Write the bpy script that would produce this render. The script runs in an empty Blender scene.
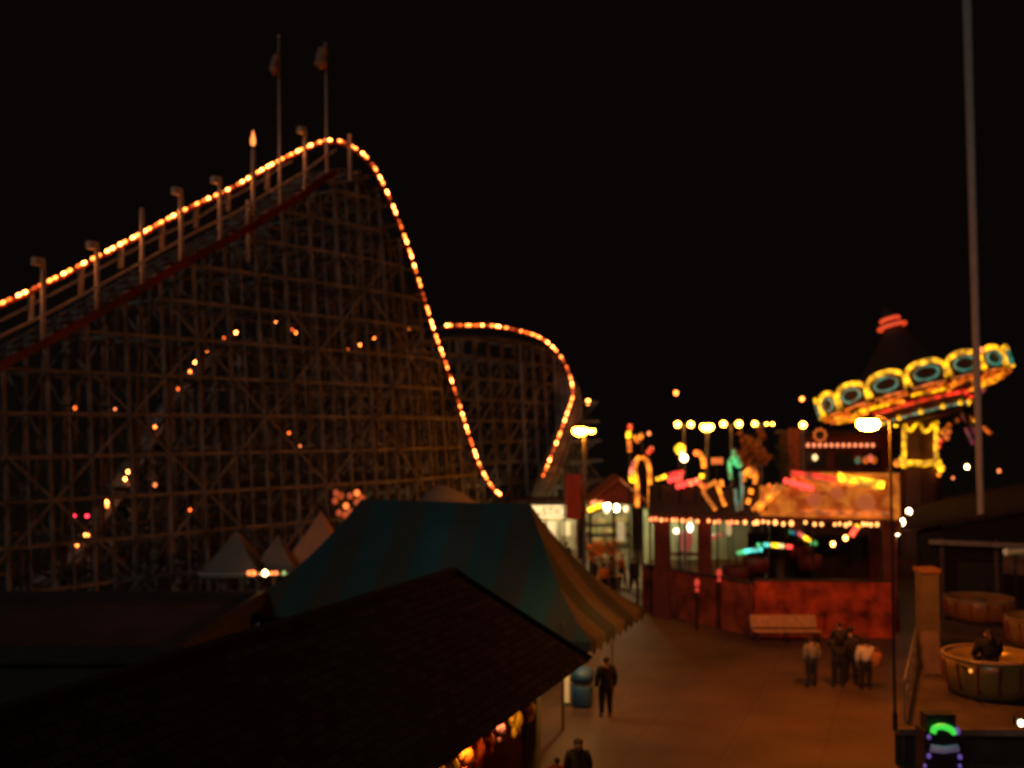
import bpy, math, random
from mathutils import Vector, Matrix
random.seed(11)
R = math.radians
sc = bpy.context.scene
C = sc.collection

# ------------------------------------------------------------------ camera, night sky, exposure
CAM_Z = 8.5
F = 1000.0
PITCH = math.atan(44 / F)
cd = bpy.data.cameras.new('camera')
cam = bpy.data.objects.new('camera', cd); C.objects.link(cam)
cam.location = (0, 0, CAM_Z); cam.rotation_euler = (R(90) + PITCH, 0, 0)
cd.sensor_width = 36; cd.lens = F / 1024 * 36; cd.clip_end = 3000
cd.dof.use_dof = True; cd.dof.focus_distance = 7.0; cd.dof.aperture_fstop = 1.0
sc.camera = cam

w = bpy.data.worlds.new('World'); sc.world = w; w.use_nodes = True
wb = w.node_tree.nodes['Background']
wb.inputs['Color'].default_value = (1.0, 0.56, 0.42, 1); wb.inputs['Strength'].default_value = 0.0027
sd = bpy.data.lights.new('night_glow', 'SUN'); so = bpy.data.objects.new('night_glow', sd); C.objects.link(so)
sd.energy = 0.14; sd.angle = R(10); sd.color = (1.0, 0.94, 0.84)
so.rotation_euler = (R(62), 0, R(-28))
sc.view_settings.view_transform = 'Standard'; sc.view_settings.look = 'None'
sc.view_settings.exposure = 0; sc.view_settings.gamma = 1
sc.render.engine = 'CYCLES'
sc.cycles.max_bounces = 4; sc.cycles.diffuse_bounces = 2; sc.cycles.glossy_bounces = 2
sc.cycles.sample_clamp_indirect = 1.5; sc.cycles.use_denoising = True
sc.cycles.caustics_reflective = False; sc.cycles.caustics_refractive = False

# ------------------------------------------------------------------ photo geometry helpers
def ray(px, py):
    dx = (px - 512) / F; dy = (384 - py) / F
    return Vector((dx, math.cos(PITCH) - dy * math.sin(PITCH), math.sin(PITCH) + dy * math.cos(PITCH)))
def P(px, py, Y):
    r = ray(px, py); return Vector((0, 0, CAM_Z)) + r * (Y / r.y)
def G(px, py, z=0.0):
    r = ray(px, py); return Vector((0, 0, CAM_Z)) + r * ((z - CAM_Z) / r.z)
def V(*a): return Vector(a)

# ------------------------------------------------------------------ materials (procedural)
MATS = {}
def mat(name, col, rough=0.7, vary=0.25, scale=3.0, bump=0.15, metal=0.0, spec=0.4):
    if name in MATS: return MATS[name]
    m = bpy.data.materials.new(name); m.use_nodes = True
    nt = m.node_tree; b = nt.nodes['Principled BSDF']
    tc = nt.nodes.new('ShaderNodeTexCoord')
    n = nt.nodes.new('ShaderNodeTexNoise'); n.inputs['Scale'].default_value = scale; n.inputs['Detail'].default_value = 6
    nt.links.new(tc.outputs['Object'], n.inputs['Vector'])
    rp = nt.nodes.new('ShaderNodeValToRGB')
    rp.color_ramp.elements[0].position = 0.3; rp.color_ramp.elements[1].position = 0.72
    rp.color_ramp.elements[0].color = tuple(c * (1 - vary) for c in col) + (1,)
    rp.color_ramp.elements[1].color = tuple(min(1, c * (1 + vary)) for c in col) + (1,)
    nt.links.new(n.outputs['Fac'], rp.inputs['Fac']); nt.links.new(rp.outputs['Color'], b.inputs['Base Color'])
    b.inputs['Roughness'].default_value = rough; b.inputs['Metallic'].default_value = metal
    b.inputs['Specular IOR Level'].default_value = spec
    if bump:
        bp = nt.nodes.new('ShaderNodeBump'); bp.inputs['Strength'].default_value = bump; bp.inputs['Distance'].default_value = 0.03
        n2 = nt.nodes.new('ShaderNodeTexNoise'); n2.inputs['Scale'].default_value = scale * 7; n2.inputs['Detail'].default_value = 4
        nt.links.new(tc.outputs['Object'], n2.inputs['Vector'])
        nt.links.new(n2.outputs['Fac'], bp.inputs['Height']); nt.links.new(bp.outputs['Normal'], b.inputs['Normal'])
    MATS[name] = m; return m
def glow(name, col, strength):
    if name in MATS: return MATS[name]
    m = bpy.data.materials.new(name); m.use_nodes = True
    b = m.node_tree.nodes['Principled BSDF']
    b.inputs['Base Color'].default_value = (0.6, 0.6, 0.6, 1); b.inputs['Roughness'].default_value = 0.3
    b.inputs['Emission Color'].default_value = tuple(col) + (1,); b.inputs['Emission Strength'].default_value = strength
    if name.startswith('tube_'):                       # rope lights: little lamps strung close together
        nt = m.node_tree; tc = nt.nodes.new('ShaderNodeTexCoord')
        vo = nt.nodes.new('ShaderNodeTexVoronoi'); vo.inputs['Scale'].default_value = 2.7
        nt.links.new(tc.outputs['Object'], vo.inputs['Vector'])
        mr = nt.nodes.new('ShaderNodeMapRange'); mr.inputs[1].default_value = 0.1; mr.inputs[2].default_value = 0.75
        mr.inputs[3].default_value = strength * 2.1; mr.inputs[4].default_value = strength * 0.25
        nt.links.new(vo.outputs['Distance'], mr.inputs[0]); nt.links.new(mr.outputs[0], b.inputs['Emission Strength'])
    MATS[name] = m; return m
def stripes(name, ca, cb, axis, width, rough=0.8, transl=0.0):
    """two-colour cloth stripes across a world-space direction 'axis' (object space equals world directions)"""
    m = bpy.data.materials.new(name); m.use_nodes = True
    nt = m.node_tree; b = nt.nodes['Principled BSDF']; out = nt.nodes['Material Output']
    tc = nt.nodes.new('ShaderNodeTexCoord')
    d = nt.nodes.new('ShaderNodeVectorMath'); d.operation = 'DOT_PRODUCT'; d.inputs[1].default_value = axis
    nt.links.new(tc.outputs['Object'], d.inputs[0])
    mo = nt.nodes.new('ShaderNodeMath'); mo.operation = 'PINGPONG'; mo.inputs[1].default_value = width
    nt.links.new(d.outputs['Value'], mo.inputs[0])
    gt = nt.nodes.new('ShaderNodeMath'); gt.operation = 'GREATER_THAN'; gt.inputs[1].default_value = width / 2
    nt.links.new(mo.outputs[0], gt.inputs[0])
    mx = nt.nodes.new('ShaderNodeMix'); mx.data_type = 'RGBA'
    mx.inputs[6].default_value = ca + (1,); mx.inputs[7].default_value = cb + (1,)
    nt.links.new(gt.outputs[0], mx.inputs[0])
    n = nt.nodes.new('ShaderNodeTexNoise'); n.inputs['Scale'].default_value = 1.2; n.inputs['Detail'].default_value = 5
    nt.links.new(tc.outputs['Object'], n.inputs['Vector'])
    rp = nt.nodes.new('ShaderNodeMapRange'); rp.inputs[3].default_value = 0.7; rp.inputs[4].default_value = 1.15
    nt.links.new(n.outputs['Fac'], rp.inputs[0])
    ml = nt.nodes.new('ShaderNodeMix'); ml.data_type = 'RGBA'; ml.blend_type = 'MULTIPLY'; ml.inputs[0].default_value = 1
    nt.links.new(mx.outputs[2], ml.inputs[6]); nt.links.new(rp.outputs[0], ml.inputs[7])
    nt.links.new(ml.outputs[2], b.inputs['Base Color']); b.inputs['Roughness'].default_value = rough
    if transl:
        t = nt.nodes.new('ShaderNodeBsdfTranslucent'); nt.links.new(ml.outputs[2], t.inputs['Color'])
        ms = nt.nodes.new('ShaderNodeMixShader'); ms.inputs[0].default_value = transl
        nt.links.new(b.outputs[0], ms.inputs[1]); nt.links.new(t.outputs[0], ms.inputs[2])
        nt.links.new(ms.outputs[0], out.inputs['Surface'])
    return m
def shingles(name, col, u, n):
    """rows of roof shingles: u runs along the eave, rows stack up the slope"""
    m = bpy.data.materials.new(name); m.use_nodes = True
    nt = m.node_tree; b = nt.nodes['Principled BSDF']
    tc = nt.nodes.new('ShaderNodeTexCoord')
    cb = nt.nodes.new('ShaderNodeCombineXYZ')
    for i, ax in enumerate((u, n)):
        d = nt.nodes.new('ShaderNodeVectorMath'); d.operation = 'DOT_PRODUCT'; d.inputs[1].default_value = ax
        nt.links.new(tc.outputs['Object'], d.inputs[0]); nt.links.new(d.outputs['Value'], cb.inputs[i])
    br = nt.nodes.new('ShaderNodeTexBrick'); br.inputs['Scale'].default_value = 1
    br.inputs['Brick Width'].default_value = 0.33; br.inputs['Row Height'].default_value = 0.17; br.inputs['Mortar Size'].default_value = 0.012
    br.inputs['Color1'].default_value = tuple(col) + (1,); br.inputs['Color2'].default_value = tuple(c * 0.55 for c in col) + (1,)
    br.inputs['Mortar'].default_value = tuple(c * 0.25 for c in col) + (1,)
    nt.links.new(cb.outputs[0], br.inputs['Vector'])
    nt.links.new(br.outputs['Color'], b.inputs['Base Color']); b.inputs['Roughness'].default_value = 0.95; b.inputs['Specular IOR Level'].default_value = 0.04
    bp = nt.nodes.new('ShaderNodeBump'); bp.inputs['Strength'].default_value = 0.6; bp.inputs['Distance'].default_value = 0.02
    nt.links.new(br.outputs['Fac'], bp.inputs['Height']); bp.invert = True
    nt.links.new(bp.outputs['Normal'], b.inputs['Normal'])
    return m
def ground_mat():
    m = bpy.data.materials.new('worn_paving'); m.use_nodes = True
    nt = m.node_tree; b = nt.nodes['Principled BSDF']
    tc = nt.nodes.new('ShaderNodeTexCoord')
    n1 = nt.nodes.new('ShaderNodeTexNoise'); n1.inputs['Scale'].default_value = 0.35; n1.inputs['Detail'].default_value = 7
    n2 = nt.nodes.new('ShaderNodeTexNoise'); n2.inputs['Scale'].default_value = 14; n2.inputs['Detail'].default_value = 5
    vo = nt.nodes.new('ShaderNodeTexVoronoi'); vo.inputs['Scale'].default_value = 1.6
    for n in (n1, n2, vo): nt.links.new(tc.outputs['Object'], n.inputs['Vector'])
    rp = nt.nodes.new('ShaderNodeValToRGB')
    rp.color_ramp.elements[0].position = 0.32; rp.color_ramp.elements[1].position = 0.7
    rp.color_ramp.elements[0].color = (0.075, 0.052, 0.040, 1); rp.color_ramp.elements[1].color = (0.15, 0.102, 0.076, 1)
    nt.links.new(n1.outputs['Fac'], rp.inputs['Fac'])
    br = nt.nodes.new('ShaderNodeTexBrick'); br.inputs['Scale'].default_value = 1; br.inputs['Brick Width'].default_value = 2.4; br.inputs['Row Height'].default_value = 2.4
    br.inputs['Mortar Size'].default_value = 0.035; br.offset = 0; br.inputs['Color1'].default_value = (1, 1, 1, 1); br.inputs['Color2'].default_value = (.85, .85, .85, 1); br.inputs['Mortar'].default_value = (.62, .62, .62, 1)
    mp = nt.nodes.new('ShaderNodeMapping'); mp.inputs['Rotation'].default_value = (0, 0, R(22)); nt.links.new(tc.outputs['Object'], mp.inputs['Vector']); nt.links.new(mp.outputs[0], br.inputs['Vector'])
    sp = nt.nodes.new('ShaderNodeMapRange'); sp.inputs[1].default_value = 0.0; sp.inputs[2].default_value = 0.09; sp.inputs[3].default_value = 0.55; sp.inputs[4].default_value = 1.0
    nt.links.new(vo.outputs['Distance'], sp.inputs[0])
    ml = nt.nodes.new('ShaderNodeMix'); ml.data_type = 'RGBA'; ml.blend_type = 'MULTIPLY'; ml.inputs[0].default_value = 1
    nt.links.new(rp.outputs['Color'], ml.inputs[6]); nt.links.new(sp.outputs[0], ml.inputs[7])
    m2 = nt.nodes.new('ShaderNodeMix'); m2.data_type = 'RGBA'; m2.blend_type = 'MULTIPLY'; m2.inputs[0].default_value = .8
    nt.links.new(ml.outputs[2], m2.inputs[6]); nt.links.new(br.outputs['Color'], m2.inputs[7]); nt.links.new(m2.outputs[2], b.inputs['Base Color'])
    b.inputs['Roughness'].default_value = 0.6
    bp = nt.nodes.new('ShaderNodeBump'); bp.inputs['Strength'].default_value = 0.25; bp.inputs['Distance'].default_value = 0.02
    nt.links.new(n2.outputs['Fac'], bp.inputs['Height']); nt.links.new(bp.outputs['Normal'], b.inputs['Normal'])
    return m

# real base colours
WOOD = mat('weathered_timber', (0.26, 0.24, 0.22), 0.85, 0.5, 1.1)
PAINT = mat('white_painted_timber', (0.62, 0.58, 0.52), 0.6, 0.2, 2)
REDP = mat('red_painted_board', (0.16, 0.014, 0.011), 0.5, 0.6, .5)
STEEL = mat('grey_painted_steel', (0.20, 0.20, 0.21), 0.5, 0.2, 3, metal=0.3)
DARK = mat('dark_painted_wood', (0.045, 0.035, 0.032), 0.7, 0.3, 2)
DARKM = mat('dark_metal', (0.03, 0.03, 0.035), 0.45, 0.2, 3, metal=0.5)
CREAM = mat('cream_plaster', (0.55, 0.50, 0.36), 0.8, 0.15, 2)
MAROON = mat('maroon_painted_wood', (0.15, 0.03, 0.02), 0.6, 0.3, 1.5)
MUSTARD = mat('mustard_gloss_paint', (0.26, 0.18, 0.05), 0.28, 0.2, 2, bump=0.03, spec=0.6)
TAN = mat('tan_painted_post', (0.15, 0.115, 0.05), 0.6, 0.2, 2)
GREYROOF = mat('grey_roofing_felt', (0.05, 0.047, 0.047), 0.9, 0.35, 1.2)
BENCHW = mat('varnished_bench_slats', (0.78, 0.46, 0.2), 0.5, 0.2, 6)
BLUEB = mat('dark_blue_plastic', (0.03, 0.10, 0.26), 0.45, 0.2, 3)
CANVAS = mat('off_white_canvas', (0.24, 0.21, 0.19), 0.9, 0.15, 1.5)
ORANGE = mat('orange_paint', (0.70, 0.22, 0.04), 0.6, 0.2, 2)
LEAF = mat('foliage', (0.07, 0.09, 0.03), 0.6, 0.4, 2, bump=0)
BARK = mat('bark', (0.10, 0.07, 0.05), 0.9, 0.3, 4)
BANNER = mat('red_banner_cloth', (0.62, 0.10, 0.045), 0.8, 0.15, 2)
# things that give off light
A1 = glow('bulb_amber', (1, 0.20, 0.028), 9)
A2 = glow('bulb_amber_dim', (1, 0.13, 0.014), 3)
A3 = glow('bulb_amber_bright', (1, 0.25, 0.045), 22)
A4 = glow('bulb_amber_faint', (1, 0.10, 0.012), 0.9)
SALMON = glow('bulb_salmon', (1, 0.22, 0.06), 2.2)
LAMPW = glow('lamp_globe_warm', (1, 0.34, 0.03), 34)
LAMPX = glow('lamp_sodium', (1, 0.235, 0.008), 300)
LAMPC = glow('lamp_white', (1, 0.58, 0.22), 18)
TY = glow('tube_yellow', (1, 0.44, 0.004), 1.35)
TYB = glow('tube_yellow_bright', (1, 0.46, 0.008), 2.8)
TA = glow('tube_amber', (1, 0.225, 0.008), 1.3)
TO = glow('tube_orange', (1, 0.15, 0.006), 0.62)
TR = glow('tube_red', (1, 0.02, 0.012), 0.95)
TRB = glow('bulb_red', (1, 0.045, 0.035), 2.0)
TT = glow('tube_teal', (0.015, 0.46, 0.30), 0.26)
TTG = glow('tube_green', (0.015, 0.85, 0.25), 0.62)
TC = glow('tube_cyan', (0.04, 0.85, 0.70), 1.1)
TP = glow('tube_pink', (1, 0.16, 0.10), 1.2)
TG = glow('led_green', (0.03, 0.9, 0.06), 0.8)
TV = glow('led_violet', (0.26, 0.12, 0.85), 0.30)
TL = glow('panel_lavender', (0.28, 0.24, 0.52), 0.13)
SIGNW = glow('backlit_cream_panel', (1, 0.72, 0.30), 1.25)
SIGND = glow('backlit_cream_soft', (1, 0.66, 0.28), 0.5)

MURAL = glow('glowing_orange_mural', (1, 0.2, 0.02), 0.5)  # emission stands in for lamplight on the painted fascia
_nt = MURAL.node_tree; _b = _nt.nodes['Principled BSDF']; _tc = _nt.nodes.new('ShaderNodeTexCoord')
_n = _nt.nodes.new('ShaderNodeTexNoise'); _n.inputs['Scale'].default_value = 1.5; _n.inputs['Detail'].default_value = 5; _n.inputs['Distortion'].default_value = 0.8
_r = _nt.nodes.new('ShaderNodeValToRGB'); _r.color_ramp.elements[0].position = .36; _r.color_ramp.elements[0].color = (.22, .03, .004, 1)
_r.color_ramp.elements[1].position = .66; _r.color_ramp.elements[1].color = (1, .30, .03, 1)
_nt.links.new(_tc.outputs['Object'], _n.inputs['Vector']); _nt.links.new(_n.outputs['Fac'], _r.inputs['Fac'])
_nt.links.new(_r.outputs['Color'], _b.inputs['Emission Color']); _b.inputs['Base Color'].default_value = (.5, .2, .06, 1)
# ------------------------------------------------------------------ object helpers
ORG = {}
def thing(name, label, cat, loc, group=None):
    o = bpy.data.objects.new(name, None); o.empty_display_size = 0.3
    C.objects.link(o); o.location = loc
    o['label'] = label; o['category'] = cat
    if group: o['group'] = group
    ORG[o.name] = Vector(loc); return o
def structure(o): o['kind'] = 'structure'; return o
class MB:
    def __init__(s): s.v = []; s.f = []
    def add(s, vs, fs):
        k = len(s.v); s.v += [Vector(a) for a in vs]; s.f += [tuple(k + i for i in f) for f in fs]; return s
    def box(s, c, size, ax=None):
        c = Vector(c); x, y, z = [d / 2 for d in size]
        ax = ax or (V(1, 0, 0), V(0, 1, 0), V(0, 0, 1))
        vs = [c + ax[0] * (sx * x) + ax[1] * (sy * y) + ax[2] * (sz * z) for sx in (-1, 1) for sy in (-1, 1) for sz in (-1, 1)]
        return s.add(vs, [(0, 1, 3, 2), (4, 6, 7, 5), (0, 4, 5, 1), (2, 3, 7, 6), (0, 2, 6, 4), (1, 5, 7, 3)])
    def bar(s, a, b, wd, ht=None, up=None):
        a = Vector(a); b = Vector(b); ht = ht or wd
        d = b - a; L = d.length
        if L < 1e-6: return s
        d /= L; up = up or (V(0, 0, 1) if abs(d.z) < 0.95 else V(1, 0, 0))
        x = d.cross(up).normalized(); y = x.cross(d)
        return s.box((a + b) / 2, (wd, L, ht), (x, d, y))
    def tube(s, pts, r, n=8, closed=False):
        pts = [Vector(p) for p in pts]; m = len(pts); rs = r if isinstance(r, (list, tuple)) else [r] * m
        rings = []; px = None
        for i, p in enumerate(pts):
            a = pts[i - 1] if (i or closed) else p; b = pts[(i + 1) % m] if (i < m - 1 or closed) else p
            d = (b - a).normalized()
            if px is None: px = d.cross(V(0, 0, 1) if abs(d.z) < 0.9 else V(0, 1, 0)).normalized()
            px = (px - d * px.dot(d)).normalized(); py = d.cross(px)
            rings.append([p + (px * math.cos(2 * math.pi * k / n) + py * math.sin(2 * math.pi * k / n)) * rs[i] for k in range(n)])
        vs = [q for rg in rings for q in rg]; fs = []
        for i in range(m if closed else m - 1):
            j = (i + 1) % m
            for k in range(n): fs.append((i * n + k, i * n + (k + 1) % n, j * n + (k + 1) % n, j * n + k))
        if not closed: fs += [tuple(range(n))[::-1], tuple((m - 1) * n + k for k in range(n))]
        return s.add(vs, fs)
    def ball(s, c, r, n=10, m=6, sc=(1, 1, 1)):
        c = Vector(c); vs = [c + V(0, 0, r * sc[2])]
        for i in range(1, m):
            t = math.pi * i / m
            for k in range(n): vs.append(c + V(r * sc[0] * math.sin(t) * math.cos(2 * math.pi * k / n), r * sc[1] * math.sin(t) * math.sin(2 * math.pi * k / n), r * sc[2] * math.cos(t)))
        vs.append(c - V(0, 0, r * sc[2])); fs = []
        for k in range(n):
            fs.append((0, 1 + k, 1 + (k + 1) % n)); fs.append((len(vs) - 1, 1 + (m - 2) * n + (k + 1) % n, 1 + (m - 2) * n + k))
            for i in range(m - 2): fs.append((1 + i * n + k, 1 + (i + 1) * n + k, 1 + (i + 1) * n + (k + 1) % n, 1 + i * n + (k + 1) % n))
        return s.add(vs, fs)
    def lathe(s, c, prof, n=20, M=None):
        c = Vector(c); M = M or Matrix.Identity(3); vs = []; fs = []
        for r, z in prof:
            for k in range(n): vs.append(c + M @ V(r * math.cos(2 * math.pi * k / n), r * math.sin(2 * math.pi * k / n), z))
        for i in range(len(prof) - 1):
            for k in range(n): fs.append((i * n + k, i * n + (k + 1) % n, (i + 1) * n + (k + 1) % n, (i + 1) * n + k))
        if prof[0][0] > 1e-4: fs.append(tuple(range(n))[::-1])
        if prof[-1][0] > 1e-4: fs.append(tuple((len(prof) - 1) * n + k for k in range(n)))
        return s.add(vs, fs)
    def slab(s, poly, t):
        """thick plate: polygon extruded by vector t"""
        poly = [Vector(p) for p in poly]; n = len(poly); t = Vector(t)
        fs = [tuple(range(n)), tuple(range(2 * n - 1, n - 1, -1))] + [(k, (k + 1) % n + 0, n + (k + 1) % n, n + k) for k in range(n)]
        return s.add(poly + [p + t for p in poly], fs)
    def build(s, name, m, parent=None, smooth=False, label=None):
        me = bpy.data.meshes.new(name)
        o = bpy.data.objects.new(name, me); C.objects.link(o)
        org = ORG[parent.name] if parent else V(0, 0, 0)
        me.from_pydata([tuple(v - org) for v in s.v], [], s.f); me.update()
        import bmesh
        bm = bmesh.new(); bm.from_mesh(me); bmesh.ops.recalc_face_normals(bm, faces=bm.faces); bm.to_mesh(me); bm.free()
        me.materials.append(m)
        if smooth: me.polygons.foreach_set('use_smooth', [True] * len(me.polygons))
        if parent: o.parent = parent
        ORG[o.name] = org
        if label: o['label'] = label
        return o
def solo(o, label, cat, group=None):
    o['label'] = label; o['category'] = cat
    if group: o['group'] = group
    return o
BULB = {}
def bulb(parent, pos, r, m, name='bulb'):
    k = (round(r, 3), m.name)
    if k not in BULB:
        me = bpy.data.meshes.new('bulb_mesh'); t = MB().ball((0, 0, 0), r, 8, 5, (1, 1, 1.15))
        me.from_pydata([tuple(v) for v in t.v], [], t.f); me.materials.append(m)
        me.polygons.foreach_set('use_smooth', [True] * len(me.polygons)); BULB[k] = me
    o = bpy.data.objects.new(name, BULB[k]); C.objects.link(o); o.parent = parent
    o.location = Vector(pos) - ORG[parent.name]; return o
def smooth_path(pts, n=8):
    pts = [Vector(p) for p in pts]; q = [pts[0] * 2 - pts[1]] + pts + [pts[-1] * 2 - pts[-2]]; out = []
    for i in range(1, len(q) - 2):
        a, b, c, d = q[i - 1:i + 3]
        for k in range(n):
            t = k / n
            out.append(0.5 * ((2 * b) + (c - a) * t + (2 * a - 5 * b + 4 * c - d) * t * t + (3 * b - a - 3 * c + d) * t ** 3))
    out.append(pts[-1]); return out
def walk(path, ds):
    """points spaced by the successive steps yielded by ds()"""
    out = [path[0]]; need = ds()
    for a, b in zip(path, path[1:]):
        L = (b - a).length; p = 0.0
        while L - p >= need:
            p += need; out.append(a.lerp(b, p / L)); need = ds()
        need -= L - p
    return out

# ------------------------------------------------------------------ ground
gm = MB().add([(-700, -200, 0), (700, -200, 0), (700, 1500, 0), (-700, 1500, 0)], [(0, 1, 2, 3)])
structure(gm.build('ground', ground_mat()))

# ------------------------------------------------------------------ the wooden roller coaster
LA = V(-17.408, 34, 0); LB = V(-8.464, 46, 0)
E = (LB - LA).normalized(); N = V(E.y, -E.x, 0)          # along the lift, and towards the plaza
def on_line(px, py, off=0.0):
    a = LA + N * off; k = (px - 512) / F
    t = (k * a.y - a.x) / (E.x - k * E.y)
    return P(px, py, a.y + E.y * t), t
main_px = [(-150, 381), (-60, 334), (0, 304), (45, 283), (90, 260), (135, 236.5), (187, 208.5), (231, 188), (265, 168), (299, 150.5), (316, 143.5), (329, 140.5), (346, 144), (368, 160),
           (386, 192), (404.6, 239), (419, 284), (433, 330), (443, 358), (457, 400), (469, 438), (481.5, 471), (496, 492), (512, 500)]
main_pts = [on_line(x, y)[0] for x, y in main_px]
main_path = smooth_path(main_pts, 8)
inner_px = [(20, 580), (75, 546), (88, 530), (103, 510), (113, 496), (128, 472), (151, 433), (184, 380), (202, 355), (222, 340), (235, 334), (262, 323), (272, 323), (290, 328), (302, 337), (325, 351), (345, 350), (355, 347), (376, 338), (407, 331), (440, 326), (470, 325.5)]
inner_pts = [on_line(x, y, -10)[0] for x, y in inner_px]
turn_px = [(493, 326, 73), (517, 330.5, 76), (538, 337, 79), (553, 348, 80.5), (564, 363, 80.5), (570.5, 380, 79), (572, 396, 77), (567, 412, 75), (560, 432, 72.5), (551, 455, 70), (542, 477, 68), (532, 496, 66.5)]
turn_pts = [P(*t) for t in turn_px]
inner_path = smooth_path(inner_pts + turn_pts, 8)

coaster = thing('wooden_roller_coaster', 'tall wooden roller coaster with open trestle and red edged lift hill rising at the left', 'roller coaster', (LB.x, LB.y, 0))
def s_of(p): return (p - LA).dot(E)
def z_at(path, s):
    for a, b in zip(path, path[1:]):
        sa, sb = s_of(a), s_of(b)
        if sa <= s <= sb and sb > sa: return a.z + (b.z - a.z) * (s - sa) / (sb - sa)
    sa, sb = s_of(path[0]), s_of(path[8])
    if s < sa: return path[0].z + (path[8].z - path[0].z) * (s - sa) / (sb - sa)
    return path[-1].z
def at(s, off, z): return LA + E * s + N * off + V(0, 0, z)
S_END = s_of(main_pts[-1])
def deck(s):                                        # height of the running deck under the lamp rail
    z = z_at(main_path, s); d = 2.0 if s < 13 else max(0.9, 2.0 - (s - 13) * 0.25)
    return max(2.2, z - d)
# bents of the lift hill and the first drop
s = -9.0; bents = []
while s < S_END - 0.3:
    zt = deck(s) - 0.25
    if zt > 1.0:
        b = MB()
        legs = ((0.15, 0.10), (-1.25, 0.0), (-2.65, -0.10))
        for o0, k in legs: b.bar(at(s, o0 + k * zt, 0), at(s, o0, zt), 0.12, 0.12, E)
        z = 1.5; j = 0
        while z < zt + 0.2:
            zz = min(z, zt)
            b.bar(at(s, 0.35 + 0.10 * (zt - zz), zz), at(s, -2.85 - 0.10 * (zt - zz), zz), 0.07, 0.12)
            if z + 1.5 < zt and j % 2 == 0:
                zb = min(z + 3.0, zt)
                b.bar(at(s + .05, 0.1 + 0.10 * (zt - zz), zz), at(s + .05, -2.6 - 0.10 * (zt - zb), zb), 0.04, 0.09)
                b.bar(at(s - .05, -2.6 - 0.10 * (zt - zz), zz), at(s - .05, 0.1 + 0.10 * (zt - zb), zb), 0.04, 0.09)
            z += 1.5; j += 1
        b.build('trestle_bent', WOOD, coaster); bents.append((s, zt))
    s += 1.5
# ledgers along both faces, and long diagonals on the face
for k, zz in enumerate([1.5 * i for i in range(1, 14)]):
    for face in (1, -1):
        led = MB(); prev = None
        for s, zt in bents:
            if zt < zz - 0.05: prev = None; continue
            o0 = (0.30 + 0.10 * (zt - zz)) if face > 0 else (-2.80 - 0.10 * (zt - zz))
            p = at(s, o0, zz)
            if prev is not None: led.bar(prev, p, 0.06, 0.13)
            prev = p
        if led.f: led.build('ledger', WOOD, coaster)
for lv, zz in enumerate((1.5, 4.5, 7.5, 10.5, 13.5, 16.5)):
    for i, (s, zt) in enumerate(bents[:-2]):
        diag = MB()
        if i % 2 or (i // 2 + lv) % 2: continue
        for dr in (1, -1):
            a, b2 = (i, i + 2) if dr > 0 else (i + 2, i)
            sa, za = bents[a]; sb, zb = bents[b2]
            if zz + 3 > min(za, zb): continue
            diag.bar(at(sa, 0.38 + 0.10 * (za - zz), zz) + N * .025 * dr, at(sb, 0.38 + 0.10 * (zb - zz - 3), zz + 3) + N * .025 * dr, 0.04, 0.085)
        if diag.f: diag.build('cross_brace', WOOD, coaster)
# slender studs between the bents on the face
for i in range(len(bents) - 1):
    sm = (bents[i][0] + bents[i + 1][0]) / 2; zt = min(bents[i][1], bents[i + 1][1])
    m = MB(); m.bar(at(sm, .15 + .10 * zt, 0), at(sm, .15, zt), .07, .07, E); m.build('face_stud', WOOD, coaster)
ss = [(-9 + 0.6 * i) for i in range(int((S_END + 9) / 0.6))]
for off in (-0.7, -1.9):
    t = MB(); t.tube([at(s, off, deck(s) + 0.12) for s in ss], 0.07, 6); t.build('running_rail', STEEL, coaster)
t = MB()
for s in ss: t.bar(at(s, 0.1, deck(s) - 0.02), at(s, -2.6, deck(s) - 0.02), 0.22, 0.12)
t.build('track_ties', WOOD, coaster)
lift = [s for s in ss if s <= 15.2]
t = MB()
for a, b in zip(lift, lift[1:]): t.bar(at(a, 0.42, deck(a) - 0.05), at(b, 0.42, deck(b) - 0.05), 0.06, 0.30)
t.build('red_stringer_board', REDP, coaster)
for off, dz in ((0.36, 0.95), (-2.7, 0.95)):
    t = MB()
    for a, b in zip(lift, lift[1:]): t.bar(at(a, off, deck(a) + dz), at(b, off, deck(b) + dz), 0.06, 0.09)
    t.build('walkway_handrail', PAINT, coaster)
# posts that carry the lamp rail (pixel column, top row, bottom row, has a box)
for px, y0, y1, bx in [(43, 262, 346, 1), (97, 246, 316, 1), (142, 208, 284, 0), (181, 192, 263, 1), (220, 181, 246, 1), (253, 150, 216, 0), (248, 200, 262, 0), (305, 131, 193, 1), (350, 134, 180, 0)]:
    a = on_line(px, y1, 0.30)[0]; b = on_line(px, y0, 0.30)[0]
    m = MB(); m.bar(a, b, 0.125, 0.125, E); po = m.build('rail_post', PAINT, coaster)
    if bx:
        q = MB(); q.box(b + N * -0.02 - E * 0.17 + V(0, 0, 0.0), (0.36, 0.26, 0.27), (E, N, V(0, 0, 1))); q.bar(b, b - E * 0.22, 0.06); q.build('floodlight_box', PAINT, po)
for px, y0, y1 in [(31, 290, 322), (81, 266, 296), (121, 244, 268), (162, 224, 248), (196, 205, 228), (228, 190, 211), (267, 170, 190)]:
    a = on_line(px, y1, -0.06)[0]; b = on_line(px, y0, -0.06)[0]
    m = MB(); m.bar(a, b, 0.2, 0.12, E); m.build('rail_bracket', PAINT, coaster)
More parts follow.
